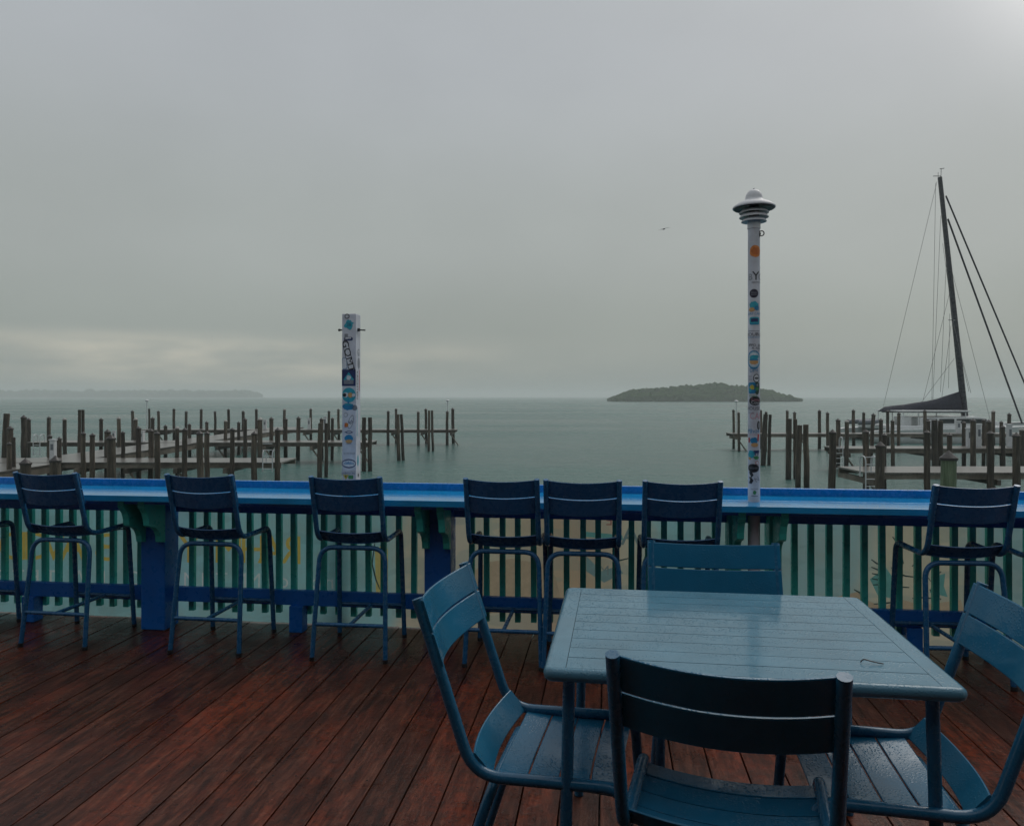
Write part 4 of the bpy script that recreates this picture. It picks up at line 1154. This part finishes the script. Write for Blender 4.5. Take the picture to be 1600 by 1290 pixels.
# boom and stacked sail in its dark cover
m = MB(); m.tube([L(bp(1504, 643)), L(bp(1378, 642))], .13, 10); m.build('boom', M['mast'], boat, smooth=True)
up = [(1375, 640), (1383, 635), (1396, 633.5), (1412, 632), (1430, 629), (1448, 626.5), (1464, 623), (1480, 617.5), (1493, 613.5), (1499, 611.5)]
m = MB(); vs = []
for i, (x, y) in enumerate(up):
    lo = Vector(L(bp(x, 642.5))); hi = Vector(L(bp(x, y)))
    h = hi.z - lo.z
    for k, (f, w) in enumerate(((0, .12), (.25, .36), (.6, .26), (1, .04))): vs.append((lo.x, -w - .03 * math.sin(i * 2.2 + k), lo.z + h * f))
    for f, w in ((1, .04), (.6, .26), (.25, .36), (0, .12)): vs.append((lo.x, w, lo.z + h * f))
m.add(vs, [(i * 8 + k, i * 8 + (k + 1) % 8, (i + 1) * 8 + (k + 1) % 8, (i + 1) * 8 + k) for i in range(len(up) - 1) for k in range(8)] + [tuple(range(8)), tuple((len(up) - 1) * 8 + k for k in range(8))])
m.build('sail_cover', M['canvas'], boat, smooth=True, angle=70)
line((1481, 342), (1597, 661), .08, 'furled_foresail', 'mast', n=8)
line((1478, 306), (1630, 668), .072, 'furled_foresail', 'mast', n=8)
for a, b, da, db in (((1464, 284), (1380, 636), 0, 0), ((1470, 337), (1448, 626), 0, -1), ((1462, 286), (1455, 420), 0, -.5), ((1455, 420), (1456, 624), -.5, 0), ((1473, 380), (1473, 502), 0, -1.6),
                     ((1473, 502), (1483, 612), -1.6, -3), ((1488, 440), (1452, 624), 0, 1), ((1479, 400), (1489, 612), 0, 2), ((1484, 490), (1492, 606), 0, 1), ((1476, 510), (1452, 622), -1, -2),
                     ((1491, 560), (1440, 628), 0, 0), ((1474, 510), (1490, 614), -1.6, -2.6), ((1484, 410), (1513, 664), 0, -3.4)):
    line(a, b, .016, 'rigging', 'wire', da, db, 5)
line((1472, 503), (1494, 500), .05, 'spreader', 'mast', -1.6, 0)
line((1491, 500), (1498, 497), .04, 'spreader', 'mast', 0, 1.6)
m = MB()
p0 = Vector(L(bp(1468.5, 277)))
m.tube([p0 + Vector((-.6, 0, .1)), p0 + Vector((.1, 0, .1))], .03, 6); m.tube([p0 + Vector((.1, 0, 0)), p0 + Vector((.12, 0, .75))], .025, 6); m.tube([p0 + Vector((-.15, 0, 0)), p0 + Vector((-.15, 0, .45))], .02, 6)
m.tube([p0 + Vector((.0, 0, .75)), p0 + Vector((.4, 0, .8))], .03, 6)
m.build('masthead_gear', M['mast'], boat)
m = MB(); m.tube([L(bp(1400, 655)), L(bp(1400, 668))], .03, 6); m.tube([L(bp(1560, 662)), L(bp(1600, 661))], .05, 6); m.build('bow_rail', M['wire'], boat)

# birds far off in the rain
def bird(x, y, Y, span, roll, label):
    X, _, z = ray(x, y, Y)
    m = MB(); s = span / 2
    m.tube([(0, -.22 * span, 0), (0, -.1 * span, .01), (0, .1 * span, .01), (0, .26 * span, 0)], [.01 * span, .05 * span, .05 * span, .012 * span], 8)
    for g in (-1, 1):
        m.add([(0, .09 * span, .02), (g * s * .5, .1 * span, .05 * span), (g * s, -.02 * span, .01), (g * s * .5, -.05 * span, .05 * span), (0, -.08 * span, .02),
               (0, .09 * span, .0), (g * s * .5, .1 * span, .035 * span), (g * s, -.02 * span, .0), (g * s * .5, -.05 * span, .035 * span), (0, -.08 * span, .0)],
              [(0, 1, 3, 4), (1, 2, 3), (9, 8, 6, 5), (8, 7, 6), (0, 5, 6, 1), (1, 6, 7, 2), (2, 7, 8, 3), (3, 8, 9, 4)])
    o = m.build('flying_bird', M['gull'], loc=(X, Y, z)); o.rotation_euler = (R(4), R(roll), R(10))
    tag(o, label, 'bird', 'birds in the grey sky')
bird(1037.5, 358, 70, 1.15, -16, 'thin dark bird gliding in the sky left of the lamp post')
bird(73.5, 340, 120, .42, 10, 'tiny dark bird high in the left sky')
